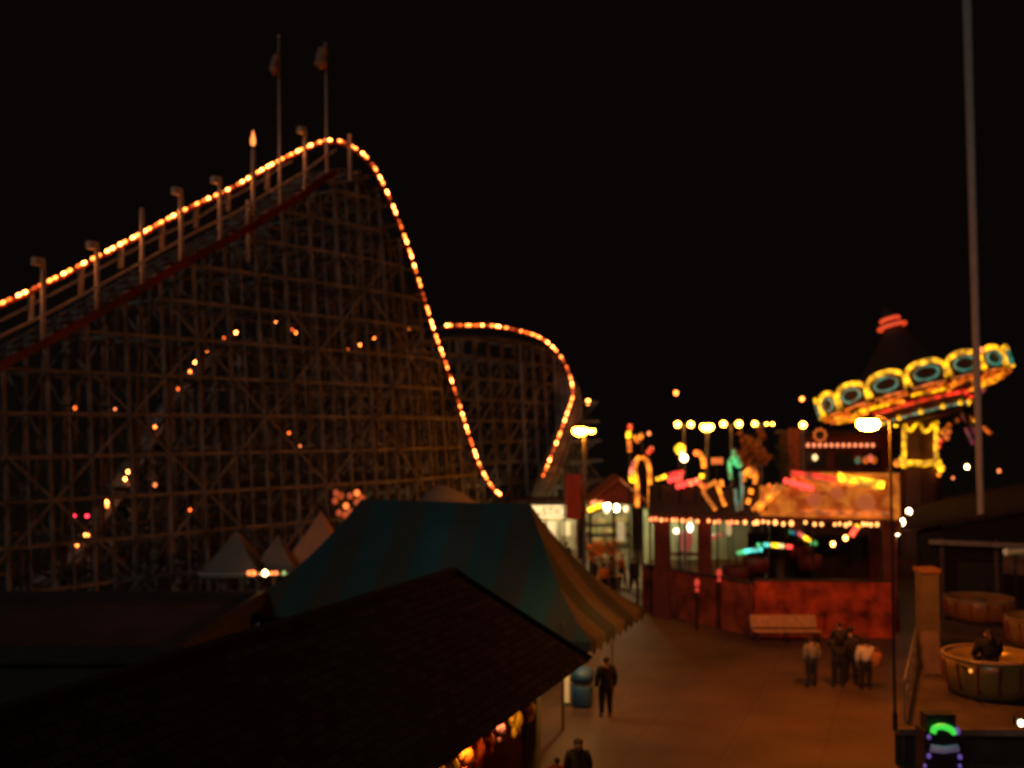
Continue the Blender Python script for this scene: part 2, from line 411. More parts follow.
# inner run and far turn of the same track
ipts = walk(inner_path, lambda: 1.9)
for i, p in enumerate(ipts):
    d = (ipts[min(i + 1, len(ipts) - 1)] - ipts[max(i - 1, 0)]); d.z = 0; d.normalize(); n = V(d.y, -d.x, 0)
    zt = p.z - 1.0
    if zt < 1.2: continue
    far = i / len(ipts) > .6
    b = MB()
    for o0, k in (((.75, .06), (-.75, -.06)) if far else ((0.2, 0.08), (-1.9, -0.08))):
        b.bar(V(p.x, p.y, 0) + n * (o0 + k * zt), V(p.x, p.y, zt) + n * o0, 0.17, 0.17, d)
    z = 1.5; j = 0
    while z < zt + 0.2:
        zz = min(z, zt)
        b.bar(V(p.x, p.y, zz) + n * (0.35 + 0.08 * (zt - zz)), V(p.x, p.y, zz) - n * (2.05 + 0.08 * (zt - zz)), 0.08, 0.16)
        if z + 3 < zt and j % 2 == 0:
            b.bar(V(p.x, p.y, zz) + n * (0.2 + 0.08 * (zt - zz)), V(p.x, p.y, zz + 3) - n * 1.9, 0.04, 0.09)
            b.bar(V(p.x, p.y, zz) - n * (1.9 + 0.08 * (zt - zz)), V(p.x, p.y, zz + 3) + n * 0.2, 0.04, 0.09)
        z += 1.5; j += 1
    b.build('trestle_bent', WOOD, coaster)
for zz in [1.5 * i for i in range(1, 11)]:
    led = MB()
    for i in range(len(ipts) - 1):
        p, q = ipts[i], ipts[i + 1]
        if p.z - 1 < zz or q.z - 1 < zz: continue
        d = (q - p); d.z = 0; d.normalize(); n = V(d.y, -d.x, 0)
        led.bar(V(p.x, p.y, zz) + n * (0.3 + 0.08 * (p.z - 1 - zz)), V(q.x, q.y, zz) + n * (0.3 + 0.08 * (q.z - 1 - zz)), 0.07, 0.16)
        if i % 2 == 0 and i + 2 < len(ipts) and ipts[i + 2].z - 1 > zz + 3:
            q2 = ipts[i + 2]; led.bar(V(p.x, p.y, zz) + n * (0.38 + 0.08 * (p.z - 1 - zz)), V(q2.x, q2.y, zz + 3) + n * (0.38 + 0.08 * (q2.z - 4 - zz)), 0.05, 0.14)
    if led.f: led.build('ledger', WOOD, coaster)
ip2 = [p for p in inner_path if p.z > 2.0]
def side(path, i, off, dz):
    d = path[min(i + 1, len(path) - 1)] - path[max(i - 1, 0)]; d.z = 0; d.normalize()
    return path[i] + V(d.y, -d.x, 0) * off + V(0, 0, dz)
nt_ = int(.62 * len(ip2))
def mid(i): return 0.0 if i > nt_ + 8 else -.9 * min(1, max(0, (nt_ + 8 - i) / 16))
for off in (0.5, -0.5):
    MB().tube([side(ip2, i, off + mid(i), -0.85) for i in range(len(ip2))], 0.07, 6).build('running_rail', STEEL, coaster)
t = MB()
for i in range(0, len(ip2) - 1): t.bar(side(ip2, i, mid(i), -1.0), side(ip2, i + 1, mid(i + 1), -1.0), 1.5, 0.12)
t.build('track_bed', WOOD, coaster)

# strings of bulbs that hang along the rails
def light_string(label, path, steps, r, mats, rail=True):
    g = thing('light_string', label, 'string lights', path[0], 'strings of bulbs along the roller coaster rails')
    c = MB()
    for a, b in zip(path, path[1:]): c.bar(a - V(0, 0, 0.10), b - V(0, 0, 0.10), 0.10, 0.12)
    c.build('lamp_rail', mat('rust_red_rail', (.45, .08, .04), .5, .2, 3), g)
    it = [0]
    def ds():
        it[0] += 1; return steps[it[0] % len(steps)] * random.uniform(0.92, 1.08)
    for p in walk(path, ds)[1:]:
        i = min(range(len(path) - 1), key=lambda k: (path[k] - p).length); tg = path[min(i + 1, len(path) - 1)] - path[max(i - 1, 0)]
        o = bulb(g, p + V(0, 0, 0.02) + N * 0.06, r * .92, random.choice(mats))
        o.rotation_euler = tg.to_track_quat('Z', 'Y').to_euler(); o.scale = (1, 1, random.uniform(1.4, 1.9))
    return g
i_pk = min(range(len(main_path)), key=lambda i: abs(main_path[i].x - LB.x))
lift_path = [p for p in main_path[:i_pk + 1] if p.x / p.y > -0.56]
light_string('long straight string of amber bulbs climbing the lift hill at upper left', lift_path, [0.25, 0.39], 0.066, [A1, A1, A3, A2, A3, A4])
light_string('string of amber bulbs plunging down the steep first drop', main_path[i_pk:-6], [0.28, 0.48], 0.070, [A1, A1, A3, A1, A2, A3, A4])
k0 = min(range(len(inner_path)), key=lambda i: (inner_path[i] - P(441, 326, 67.5)).length)
k1 = min(range(len(inner_path)), key=lambda i: (inner_path[i] - P(542, 477, 68)).length)
light_string('curved string of amber bulbs rounding the far turn of the coaster', inner_path[k0:k1 + 1], [0.38, 0.68], 0.098, [A1, A1, A2, A3, A4])
g = thing('light_string', 'sparse broken string of amber bulbs on the inner track behind the trestle', 'string lights', inner_pts[3], 'strings of bulbs along the roller coaster rails')
c = MB(); c.tube([p + V(0, 0, -0.06) for p in inner_path[:k0]], 0.025, 5); c.build('cable', DARKM, g)
for px, py, r, m in [(75, 546, .08, A1), (85, 534, .09, A3), (90, 529, .09, A3), (103, 511, .08, A1), (113, 496, .09, A3), (127, 475, .08, A3), (130, 471, .08, A3), (151, 433, .075, A1), (182, 383, .075, A2), (188, 375, .075, A1), (201, 358, .08, A3), (203, 355, .08, A1), (222, 340, .06, A2),
                     (234, 335, .085, A3), (272, 324, .095, A3), (288, 327, .065, A2), (295, 332, .065, A2), (300, 337, .075, A1), (342, 352, .05, A2), (354, 348, .085, A1), (358, 346, .07, A1), (376, 338.5, .08, A1), (404, 331.5, .07, A2), (411, 330.5, .075, A1)]:
    best = None
    bpy.context.view_layer.update(); dgr = bpy.context.evaluated_depsgraph_get()
    for dp in (0, 2, -2, 4, -4, 6, -6):
        cands = min(range(len(inner_path) - 1), key=lambda i: abs(512 + F * inner_path[i].x / inner_path[i].y - (px + dp)))
        dy = (lambda p: 428 - F * (p.z - CAM_Z) / p.y)(inner_path[cands]) - py
        p = on_line(px + dp, py + (max(-6, min(6, dy)) if dp else 0), -10)[0]; vis = 0
        for ox, oz in ((0, 0), (r * .7, 0), (-r * .7, 0), (0, r * .7), (0, -r * .7)):
            o_ = V(0, 0, CAM_Z); q_ = p + V(ox, 0, oz); d_ = q_ - o_
            if not sc.ray_cast(dgr, o_, d_.normalized(), distance=d_.length - .6)[0]: vis += 1
        if best is None or vis > best[0]: best = (vis, p)
        if vis == 5: break
    bulb(g, best[1], r * .95, m)

# flagpoles standing on the crest
for px, yb, yt, ym, lab in [(280, 204, 36, 60, 'thin flagpole with a furled drooping flag standing just left of the coaster crest'), (327, 182, 44, 54, 'thin flagpole with a round bunched flag standing on the coaster crest')]:
    b = on_line(px, yb, 0.35)[0]; a = on_line(px - 1.5, yt, 0.35)[0]
    t = thing('flagpole', lab, 'flagpole', b)
    MB().tube([b, b.lerp(a, .45), a], [0.08, 0.055, 0.025], 8).build('pole', PAINT, t)
    f = MB(); top = on_line(px - 1.5, ym - 10, 0.35)[0]; dn = on_line(px - 4, ym + 16, 0.35)[0]
    pts = [top, top.lerp(dn, .3) + E * -.12, top.lerp(dn, .6) - E * .2, dn - E * .1]
    rr = [0.05, 0.22, 0.26, 0.06] if px > 300 else [0.04, 0.12, 0.16, 0.05]
    f.tube(smooth_path(pts, 4), [rr[min(3, int(i / 4))] * (1 + .25 * math.sin(i * 2.1)) for i in range(13)], 9)
    f.build('flag', mat('faded_flag_cloth', (0.5, 0.30, 0.2), .9, .3, 3), t, True)
    MB().ball(a, 0.07).build('finial', PAINT, t)
q = on_line(253, 140, 0.3)[0]
t = thing('beacon_lamp', 'flame shaped amber beacon lamp topping the bright double post on the lift hill', 'lamp', q - V(0, 0, 0.6))
MB().tube([q - V(0, 0, .6), q - V(0, 0, .22)], .05).build('stem', PAINT, t)
MB().lathe(q, [(0.02, -.3), (.10, -.16), (.11, 0), (.05, .25), (.01, .42)], 10).build('lamp', glow('beacon', (1, .26, .05), 2.2), t, True)
# signal lamps and small work lamps on the trestle
for px, lab in ((74, 'left one of the two small red signal lamps low on the coaster trestle'), (87, 'right one of the two small red signal lamps low on the coaster trestle')):
    p = on_line(px, 516, -4)[0]
    t = thing('signal_lamp', lab, 'signal lamp', (p.x, p.y, 0), 'red signal lamps')
    MB().tube([(p.x, p.y, 0), (p.x, p.y, p.z - .1)], .045).build('post', DARKM, t)
    MB().box(p + V(0, .14, 0), (.3, .16, .34)).build('housing', DARKM, t)
    MB().ball(p, .075).build('lens', glow('signal_red', (1, .03, .06), 5), t, True)
for px, py, r, m, lab in [(75, 408, .06, A2, 'dim amber work lamp high at the left end of the trestle'), (115, 409, .05, SALMON, 'faint pale work lamp in the trestle beside another dim lamp'), (289, 433, .06, A2, 'amber work lamp halfway up the trestle under the crest'),
                          (155, 485, .07, SALMON, 'faint orange work lamp below the inner track bulbs'), (190, 510, .06, A2, 'small amber work lamp low on the trestle above the white tents'), (300, 446, .05, SALMON, 'faint pinkish work lamp just under the trestle lamp below the crest')]:
    p = on_line(px, py, 0.9 + .1 * 8)[0]
    t = thing('work_lamp', lab, 'lamp', p)
    bulb(t, p, r, m, 'lens'); MB().box(p + V(-.02, .14, .04), (.16, .14, .2)).bar(p + V(0, .16, .05), p - N * .9 + V(0, 0, .1), .05).build('bracket', DARKM, t)

# ------------------------------------------------------------------ foreground building with the dark hip roof
U = V(-.373, -.928, 0).normalized(); W = V(-.928, .373, 0).normalized()
c1 = V(1.80, 23.3, 3.2); hw = 2.35; rz = 5.38; LEN = 19.0
e = [c1, c1 + U * LEN, c1 + U * LEN + W * 2 * hw, c1 + W * 2 * hw]
r1 = c1 + U * hw + W * hw + V(0, 0, rz - 3.2); r2 = r1 + U * (LEN - 2 * hw)
hut = thing('game_stall_building', 'low stall building with a dark shingled hip roof in the lower left foreground', 'building', (c1.x + W.x * hw, c1.y + W.y * hw, 0))
t = MB(); dn = V(0, 0, -.05)
t.add([e[0], e[1], r2, r1], [(0, 1, 2, 3)]); t.add([e[2], e[3], r1, r2], [(0, 1, 2, 3)]); t.add([e[3], e[0], r1], [(0, 1, 2)]); t.add([e[1], e[2], r2], [(0, 1, 2)])
for a, b in ((0, 1), (1, 2), (2, 3), (3, 0)): t.add([e[a], e[b], e[b] + dn, e[a] + dn], [(0, 1, 2, 3)])
t.add([p + dn for p in e], [(0, 1, 2, 3)])
sl = math.atan2(rz - 3.2, hw)
roof = t.build('roof', shingles('brown_asphalt_shingles', (0.040, 0.040, 0.040), tuple(U), tuple(W / math.cos(sl))), hut)
m = MB()
for a, b in ((r1, r2), (r1, e[0]), (r1, e[3]), (r2, e[1]), (r2, e[2])): m.bar(a + V(0, 0, .03), b + V(0, 0, .03), .22, .06)
m.build('ridge_cap', mat('ridge_shingle', (.03, .028, .026), .95, spec=.05), roof)
def hp(u, w_, z): return V(c1.x, c1.y, 0) + U * u + W * w_ + V(0, 0, z)
ax = (U, W, V(0, 0, 1))
MB().box(hp(LEN / 2 + .9, 2 * hw - .6, 1.53), (LEN - 3.0, .12, 3.06), ax).build('back_wall', MAROON, hut)
MB().box(hp(2.07, hw, 1.53), (.12, 2 * hw - 1.2, 3.06), ax).build('end_wall', MAROON, hut)
MB().box(hp(LEN / 2 + .9, 3.1, 1.53), (LEN - 3.2, .1, 3.05), ax).build('inner_wall', mat('ochre_stall_wall', (.45, .24, .08), .8, .3, 3), hut)
m = MB().box(hp(LEN / 2 + .9, .75, .5), (LEN - 3.2, .1, 1.0), ax).box(hp(LEN / 2 + .9, .68, 1.03), (LEN - 3.1, .45, .07), ax)
m.build('counter', mat('red_counter_front', (.33, .05, .03), .5, .4, 2.5), hut)
for u in (2.07, 5.2, 7.6, 11, 14.4, 18):
    MB().box(hp(u, .62, 1.5), (.24, .24, 3.0), ax).build('corner_post' if u < 3 else 'post', mat('grey_green_post', (.16, .18, .13), .6), hut)
# prizes that hang over the counter
def hut_point(px, py, w_):
    k = (px - 512) / F; a = hp(0, w_, 0); u = (a.x - k * a.y) / (k * U.y - U.x); p = a + U * u
    return P(px, py, p.y)
prizes = [(516, 719, .22, (.80, .50, .03), 'yellow', 'round yellow plush prize hanging nearest the stall corner post'), (500, 730, .17, (.30, .12, .20), 'mauve', 'small mauve plush prize hanging between the yellow and red ones'),
          (478, 749, .2, (.72, .10, .02), 'red', 'red plush prize hanging just right of the bright orange one'), (466, 757, .22, (.80, .22, .02), 'orange', 'bright orange plush prize, largest under the stall eave'),
          (452, 767, .2, (.80, .50, .04), 'yellow', 'slim yellow plush prize hanging left of the bright orange one'), (441, 774, .18, (.70, .50, .04), 'yellow', 'yellow plush prize lowest along the eave at the picture edge')]
prizes += [(530, 709, .17, (.75, .40, .05), 'amber', 'small amber plush prize tucked against the stall corner post'), (489, 741, .17, (.45, .08, .04), 'crimson', 'small crimson plush prize between the mauve and the red ones')]
for px, py, s_, col, cn, lab in prizes:
    p = hut_point(px, py, .5)
    s_ *= 1.2
    t = thing('hanging_prize', lab, 'plush toy', p, 'prizes hanging in the stall front')
    b = MB().ball(p, s_ * .62, 10, 7, (.9, .7, 1.25)).ball(p + V(0, 0, s_ * .95), s_ * .42, 10, 7)
    for sx in (-1, 1):
        b.ball(p + U * sx * s_ * .33 + V(0, 0, s_ * 1.32), s_ * .16, 8, 5)
        b.tube([p + U * sx * s_ * .4 + V(0, 0, s_ * .35), p + U * sx * s_ * .85], [s_ * .2, s_ * .15], 8)
        b.tube([p + U * sx * s_ * .3 - V(0, 0, s_ * .6), p + U * sx * s_ * .42 - V(0, 0, s_ * 1.25)], [s_ * .24, s_ * .2], 8)
    b.build('body', mat('plush_%s_%d' % (cn, int(col[1] * 100)), col, .95, .2, 8), t, True)
    MB().tube([p + V(0, 0, s_ * 1.3), V(p.x, p.y, 3.06)], .012, 5).build('hook', DARKM, t)
for u, w_, lab in ((1.1, .34, 'assumed shaded lamp under the eave outside the stall corner post'), (4.3, .38, 'assumed shaded ceiling lamp inside the stall near its corner post'), (6.0, .38, 'assumed shaded ceiling lamp inside the stall behind the orange prize'), (7.9, .38, 'assumed shaded ceiling lamp deepest in the stall below the picture edge')):  # assumed lamps, hidden by the eave, added to light the prizes and paving
    p = hp(u, w_, 3.02)
    t = thing('assumed_stall_lamp', lab, 'lamp', p, 'assumed stall lamps')
    MB().tube([p, p + V(0, 0, .12)], .02, 6).build('cord', DARKM, t)
    bulb(t, p - V(0, 0, .03), .06, glow('assumed_stall_bulb', (1, .44, .09), 230) if u > 2 else glow('assumed_stall_bulb_strong', (1, .42, .11), 500), 'bulb')
    MB().lathe(p, [(.11, .0), (.05, .08)], 12).build('shade', DARKM, t)
# added dark flat-roofed building filling the unlit ground behind the stall
t = thing('added_dark_building', 'added low dark building filling the unlit area behind the stall roof at left', 'building', (-14, 29, 0))
b0 = V(-14, 28.5, 0)
MB().box(b0 + V(0, 0, 1.4), (11.5, 7.5, 2.8)).build('wall', DARK, t)
MB().box(b0 + V(0, 0, 2.9), (12.1, 8.1, .2)).build('roof', GREYROOF, t)
m = MB()
for sx, sy, lx, ly in ((0, 1, 12.1, .2), (0, -1, 12.1, .2), (1, 0, .2, 7.7), (-1, 0, .2, 7.7)): m.box(b0 + V(sx * 5.95, sy * 3.95, 3.12), (lx, ly, .24))
m.build('parapet', DARK, t)
for k in range(3): MB().box(b0 + V(5.76, -2.4 + k * 2.4, 1.3), (.06, 1.2, 1.7)).build('shutter', GREYROOF, t)

# ------------------------------------------------------------------ striped marquee
q1 = V(2.17, 27.8, 2.6); q2 = q1 - U * 5.9; q3 = q2 + W * 12.2; q4 = q1 + W * 12.2
ta = q1 - U * 2.95 + W * 2.9 + V(0, 0, 3.5); tb = ta + W * 6.1
tent = thing('striped_marquee', 'large hipped marquee with broad teal and tan stripes behind the dark roof', 'marquee', (q1.x + W.x * 6, q1.y + W.y * 6, 0))
def face(quad, n=10, sag=0.46):
    """subdivided cloth panel that sags between its edges"""
    a, b, c_, d = [Vector(p) for p in quad]; vs = []; fs = []
    for i in range(n + 1):
        for j in range(n + 1):
            u, v = i / n, j / n
            p = a.lerp(b, u).lerp(d.lerp(c_, u), v)
            vs.append(p - V(0, 0, sag * 4 * v * (1 - v)))
    for i in range(n):
        for j in range(n): fs.append((i * (n + 1) + j, (i + 1) * (n + 1) + j, (i + 1) * (n + 1) + j + 1, i * (n + 1) + j + 1))
    return vs, fs
SF = stripes('striped_canvas_slope', (.032, .125, .14), (.066, .09, .085), tuple(W), 1.0, transl=.22)
SE = stripes('striped_canvas_end_lit', (.035, .048, .048), (.105, .088, .06), tuple(U), .98, transl=.2)  # ends painted tanner than the slopes to carry the street lamp's light
for nm, quad, mt in (('front_slope', (q1, q4, tb, ta), SF), ('rear_slope', (q3, q2, ta, tb), SF), ('end_slope', (q2, q1, ta, ta), SE), ('end_slope', (q4, q3, tb, tb), SE)):
    m = MB(); m.add(*face(quad)); m.build(nm, mt, tent, True)
m = MB()
for a, b in ((q1, q2), (q2, q3), (q3, q4), (q4, q1)):
    d = (b - a); n = int(d.length / .6)
    for k in range(n):
        p, r_ = a + d * (k / n), a + d * ((k + 1) / n); md = (p + r_) / 2
        m.add([p, r_, r_ - V(0, 0, .22), md - V(0, 0, .42), p - V(0, 0, .22)], [(0, 1, 2, 3, 4)])
m.build('scalloped_valance', SE, tent)
mid_t = (q1 + q2 + q3 + q4) / 4
for p in (q1, q2, q3, q4, q1.lerp(q4, .5), q2.lerp(q3, .5)):
    p = p.lerp(mid_t, .16); p.z = 3.0
    MB().tube([V(p.x, p.y, 0), p], .04).build('pole', STEEL, tent)
tl = thing('added_marquee_lamp', 'added lamp hidden inside the marquee to glow faintly through its canvas', 'lamp', ta.lerp(tb, .4) - V(0, 0, .5))
MB().tube([ta.lerp(tb, .4) - V(0, 0, .5), ta.lerp(tb, .4) - V(0, 0, 1.9)], .015, 5).build('cord', DARKM, tl)
bulb(tl, ta.lerp(tb, .4) - V(0, 0, 2.0), .09, glow('tent_fill_bulb', (.60, 1, .95), 24), 'bulb')  # unseen bulb added to lift the canvas from inside

p = q1 + W * 1.1 - U * 2.1 - V(0, 0, .45)
tl = thing('added_marquee_lamp', 'assumed warm bare lamp hidden under the marquee corner above the blue bin', 'lamp', p)  # assumed, unseen lamp that supplies the light spilled on the plaza
MB().tube([p, p + V(0, 0, 1.2)], .015, 5).build('cord', DARKM, tl); bulb(tl, p - V(0, 0, .05), .07, glow('assumed_corner_bulb', (1, .46, .12), 480), 'bulb')

# ------------------------------------------------------------------ small white peaked tents with a lamp bar
def peak_tent(label, px, ybot, ytop, Y, wpx, mt, skew=0):
    b = P(px, ybot, Y); wd = wpx * Y / F; zt = P(px + skew, ytop, Y)
    t = thing('peaked_tent', label, 'tent', (b.x, b.y + wd / 2, 0), 'white peaked tents beside the marquee')
    cs = [b + V(-wd / 2, 0, 0), b + V(wd / 2, 0, 0), b + V(wd / 2, wd, 0), b + V(-wd / 2, wd, 0)]; ap = V(zt.x, b.y + wd / 2, zt.z)
    m = MB()
    for a, c_ in ((0, 1), (1, 2), (2, 3), (3, 0)): m.add(*face((cs[a], cs[c_], ap, ap), 6, .04))
    m.build('canopy', mt, t, True)
    m = MB()
    for a, c_ in ((0, 1), (1, 2), (2, 3), (3, 0)): m.slab([cs[a], cs[c_], cs[c_] - V(0, 0, .25), cs[a] - V(0, 0, .25)], (0, 0.01, 0))
    m.build('valance', mt, t)
    for c_ in cs: MB().tube([V(c_.x, c_.y, 0), c_], .04, 6).build('pole', STEEL, t)
    return t
peak_tent('leftmost small white peaked tent, wide and dim, under the trestle', 229, 571, 533, 35.5, 56, CANVAS)
peak_tent('middle small white peaked tent beside the bright bulb', 273, 569, 537, 36.5, 42, CANVAS)
peak_tent('taller peaked tent coloured as lit orange next to the marquee corner', 314, 557, 513, 37.5, 52, mat('orange_lit_canvas', (.60, .34, .20), .9, .1, 2), 2)  # orange light on white canvas is put into the cloth colour
a = P(198, 574, 34.6); b = P(292, 574, 34.6)
t = thing('lamp_bar', 'low lamp bar with one glaring bulb in front of the white peaked tents', 'lamp bar', (a.x, a.y, 0))
MB().bar(a, b, .05, .07).build('bar', PAINT, t)
for p in (a, b, a.lerp(b, .5)): MB().tube([V(p.x, p.y, 0), p], .035, 6).build('post', DARKM, t)
for px, r, m in ((265, .095, glow('bar_lamp_bright', (1, .55, .18), 24)), (253, .09, A2), (249, .08, SALMON), (276, .07, SALMON), (284, .07, glow('bar_lamp_green', (.5, .7, .2), .8)), (272, .06, A2)):
    bulb(t, P(px, 573, 34.5), r, m)
# bunch of round lanterns
p0 = P(350, 500, 42.5)
t = thing('lantern_cluster', 'cluster of round orange lanterns on a mast above the orange tent', 'lantern cluster', (p0.x, p0.y, 0))
MB().tube([(p0.x, p0.y, 0), p0 + V(0, 0, .6)], .06).build('mast', DARKM, t)
m = MB()
for i, (px, py) in enumerate([(336, 493), (335, 501), (341, 496), (350, 496), (357, 493), (362, 498), (346, 506), (345, 515), (339, 513), (350, 512), (357, 502)]):
    p = P(px, py, 42.0 + .25 * (i % 3)); m.bar(p, p0, .03)
    bulb(t, p, .13, (glow('lantern_hot', (1, .20, .03), 1.6) if i in (4, 6) else glow('lantern_soft', (1, .115, .018), .38)), 'lantern')
m.build('spokes', DARKM, t)
# low dark booth roof glimpsed between trestle and marquee
p0 = P(440, 490, 50)
t = thing('white_booth', 'small pale booth with a humped roof between the trestle and marquee ridge', 'booth', (p0.x, p0.y, 0))
MB().box((p0.x, p0.y, 2.2), (3.0, 2.6, 4.4)).build('wall', WOOD, t)
MB().lathe((p0.x, p0.y, 4.4), [(2.0, 0), (1.8, .35), (1.1, .9), (.3, 1.2), (.02, 1.25)], 14).build('roof', CANVAS, t, True)

# ------------------------------------------------------------------ street lamps
def street_lamp(label, px, py, Y, heads, mt, rx=.26, rz_=.16, base=None, pole=STEEL, pole_px=None, ball=False, slim=1.0):
    c_ = P(px, py, Y); pp = P(pole_px if pole_px else px, py, Y)
    t = thing('street_lamp', label, 'street lamp', (pp.x, pp.y, 0), 'street lamps around the plaza')
    top = pp + V(0, 0, .1 if abs(pp.x - c_.x) > .5 else -.2)
    MB().tube([(pp.x, pp.y, 0), (pp.x, pp.y, .5), (pp.x, pp.y, .55), top], [.16 * slim, .16 * slim, .1 * slim, .08 * slim]).build('pole', pole, t)
    for dx, s_ in heads:
        h = c_ + V(dx, 0, 0)
        MB().tube(smooth_path([top, (top + h) / 2 + V(0, 0, .18), h + V(0, 0, rz_ * s_ + .03)], 4), .04, 6).build('arm', pole, t)
        lm = MB().ball(h, 1, 14, 8, (rx * s_, rx * s_, rz_ * s_)).build('lamp', mt, t, True)
        if not ball:
            MB().lathe(h, [(rx * s_ * .80, rz_ * s_ * .66), (rx * s_ * .6, rz_ * s_ * 1.06), (.05, rz_ * s_ * 1.3)], 14).build('hood', DARKM, lm, True)
    return t
street_lamp('tall double headed sodium street lamp beside the red banner', 584, 431, 49, [(-.20, 1.25), (.36, .62)], glow('lamp_sodium_mid', (1, .25, .01), 130), .30, .20)
street_lamp('brilliant sodium street lamp on a long arm just below the tilted swing ride', 868, 424, 28.5, [(0, 1.2)], glow('lamp_sodium_near', (1, .21, .010), 700), .27, .165, pole_px=890, pole=DARKM, slim=.45)
street_lamp('bright street lamp with one wide head rising behind the amber neon shapes', 707, 427, 52, [(0, 1.2)], LAMPW, .30, .20)
street_lamp('street lamp with two round globes left of the wide headed lamp', 684, 424.5, 56, [(-.36, 1), (.38, 1)], LAMPW, .17, .17, ball=True)
street_lamp('street lamp with two globes right of the wide headed lamp', 731, 424, 60, [(-.46, 1), (.48, 1.1)], LAMPW, .18, .175, ball=True)
street_lamp('farther street lamp with one globe and two fainter lamps at its right', 761, 424, 66, [(-.4, 1), (.36, .5), (.76, .5)], LAMPW, .18, .18, ball=True)
street_lamp('round globe street lamp in front of the red pillar', 803, 425, 54, [(0, 1)], LAMPW, .18, .175, ball=True)
# far off mast lamps
for px, py, Y, r, lab, m in [(588, 402, 110, .26, 'far mast lamp, upper one of the pair right of the coaster turn', A3), (574, 412, 105, .2, 'far mast lamp, lower one of the pair right of the coaster turn', A1), (676, 393, 120, .26, 'lone far mast lamp high above the double globe lamp', A1), (802, 399, 110, .24, 'far mast lamp just left of the tilted swing canopy', A1),
                         (967, 467, 84, .17, 'far white mast lamp at right below the swing ride arms', LAMPC), (953, 478, 90, .12, 'faint far mast lamp nearest the swing ride column', SALMON), (999, 471, 90, .16, 'faint far mast lamp at the right picture edge', SALMON)]:
    p = P(px, py, Y); t = thing('mast_lamp', lab, 'lamp', (p.x, p.y, 0), 'far off mast lamps')
    MB().tube([(p.x, p.y, 0), p - V(0, 0, r)], [.16, .08]).build('mast', DARKM, t); bulb(t, p, r, m, 'lamp')

# ------------------------------------------------------------------ stalls at the back of the plaza
b0 = P(560, 520, 62); 
t = thing('snack_stand', 'cream lit snack stand with a long backlit sign behind the marquee', 'snack stand', (b0.x, b0.y + 1.5, 0))
xl, xr = P(514, 520, 62).x, P(578, 520, 62).x; cx = (xl + xr) / 2; wd = xr - xl
MB().box((cx, 65, 1.7), (wd, .15, 3.4)).build('back_wall', CREAM, t)
MB().box((cx, 63.6, 3.95), (wd + .5, 3.4, .16)).build('roof', DARK, t)
MB().box((cx, 62.2, .55), (wd, .4, 1.1)).build('counter', CREAM, t)
for k in range(5): MB().box((xl + .1 + k * (wd - .2) / 4, 62.15, 1.55), (.16, .16, 3.1)).build('post', CREAM, t)
for k in range(4): MB().box((xl + .55 + k * (wd - .2) / 4, 64.85, 2.0), (.55, .08, .9)).build('menu_panel', glow('menu_%d' % (k % 2), (1, .5 + .15 * (k % 2), .2), .55), t)
zs, ze = P(560, 518, 61.9).z, P(560, 505.5, 61.9).z
sg = MB().box((cx, 61.95, (zs + ze) / 2), (wd, .16, ze - zs)).build('sign_panel', SIGNW, t)
txt = bpy.data.curves.new('sign_lettering', 'FONT'); txt.body = 'STIC'; txt.size = .70; txt.extrude = .012; txt.align_x = 'CENTER'; txt.align_y = 'CENTER'
to = bpy.data.objects.new('sign_lettering', txt); C.objects.link(to)
dg = bpy.context.evaluated_depsgraph_get(); me = bpy.data.meshes.new_from_object(to.evaluated_get(dg)); bpy.data.objects.remove(to)
to = bpy.data.objects.new('sign_lettering', me); C.objects.link(to); to.parent = sg; me.materials.clear(); me.materials.append(mat('brown_sign_paint', (.12, .05, .02), .6))
to.rotation_euler = (R(90), 0, 0); to.location = V(P(553.5, 512, 61.9).x, 61.85, (zs + ze) / 2) - ORG[sg.name]
m = MB()
for px, py, a_, b_ in ((528, 512, .35, .12), (534, 511, .2, .2), (539, 514, .3, .1)):
    c_ = P(px, py, 61.84); m.box((c_.x, 61.85, c_.z), (a_, .03, b_))
m.build('sign_emblem', mat('ochre_sign_paint', (.55, .3, .08), .6), sg)
bulb(t, V(cx - .4, 63.2, 3.15), .14, glow('assumed_stand_lamp', (1, .84, .42), 130), 'added_ceiling_lamp'); bulb(t, V(cx + 1.1, 63.2, 3.15), .14, glow('assumed_stand_lamp', (1, .84, .42), 130), 'added_ceiling_lamp')  # assumed ceiling lamps, hidden behind the sign, added to light the stand

b0 = P(615, 505, 57)
t = thing('gabled_kiosk', 'open kiosk with an orange gabled roof and white lamps behind the street lamp', 'kiosk', (b0.x, b0.y + 2, 0))
xl, xr = P(588, 505, 57).x, P(640, 505, 57).x; zE = P(600, 504, 57).z; zA = P(617, 479, 57).z; cx = P(620, 505, 57).x
for sx, xe in ((-1, xl), (1, xr + .6)):
    MB().slab([(cx, 56.8, zA), (cx, 61, zA), (xe, 61, zE), (xe, 56.8, zE)], (0, 0, .14)).build('roof_slope', mat('terracotta_roofing', (.26, .075, .03), .7, .3, 2), t)
MB().add([(xl + .2, 57.1, zE), (xr + .4, 57.1, zE), (cx, 57.1, zA - .05)], [(0, 1, 2)]).build('gable', MAROON, t)
MB().box(((xl + xr) / 2, 61, zE / 2), (xr - xl, .12, zE)).build('back_wall', mat('sage_wall', (.34, .35, .22), .8, .3, 1), t)
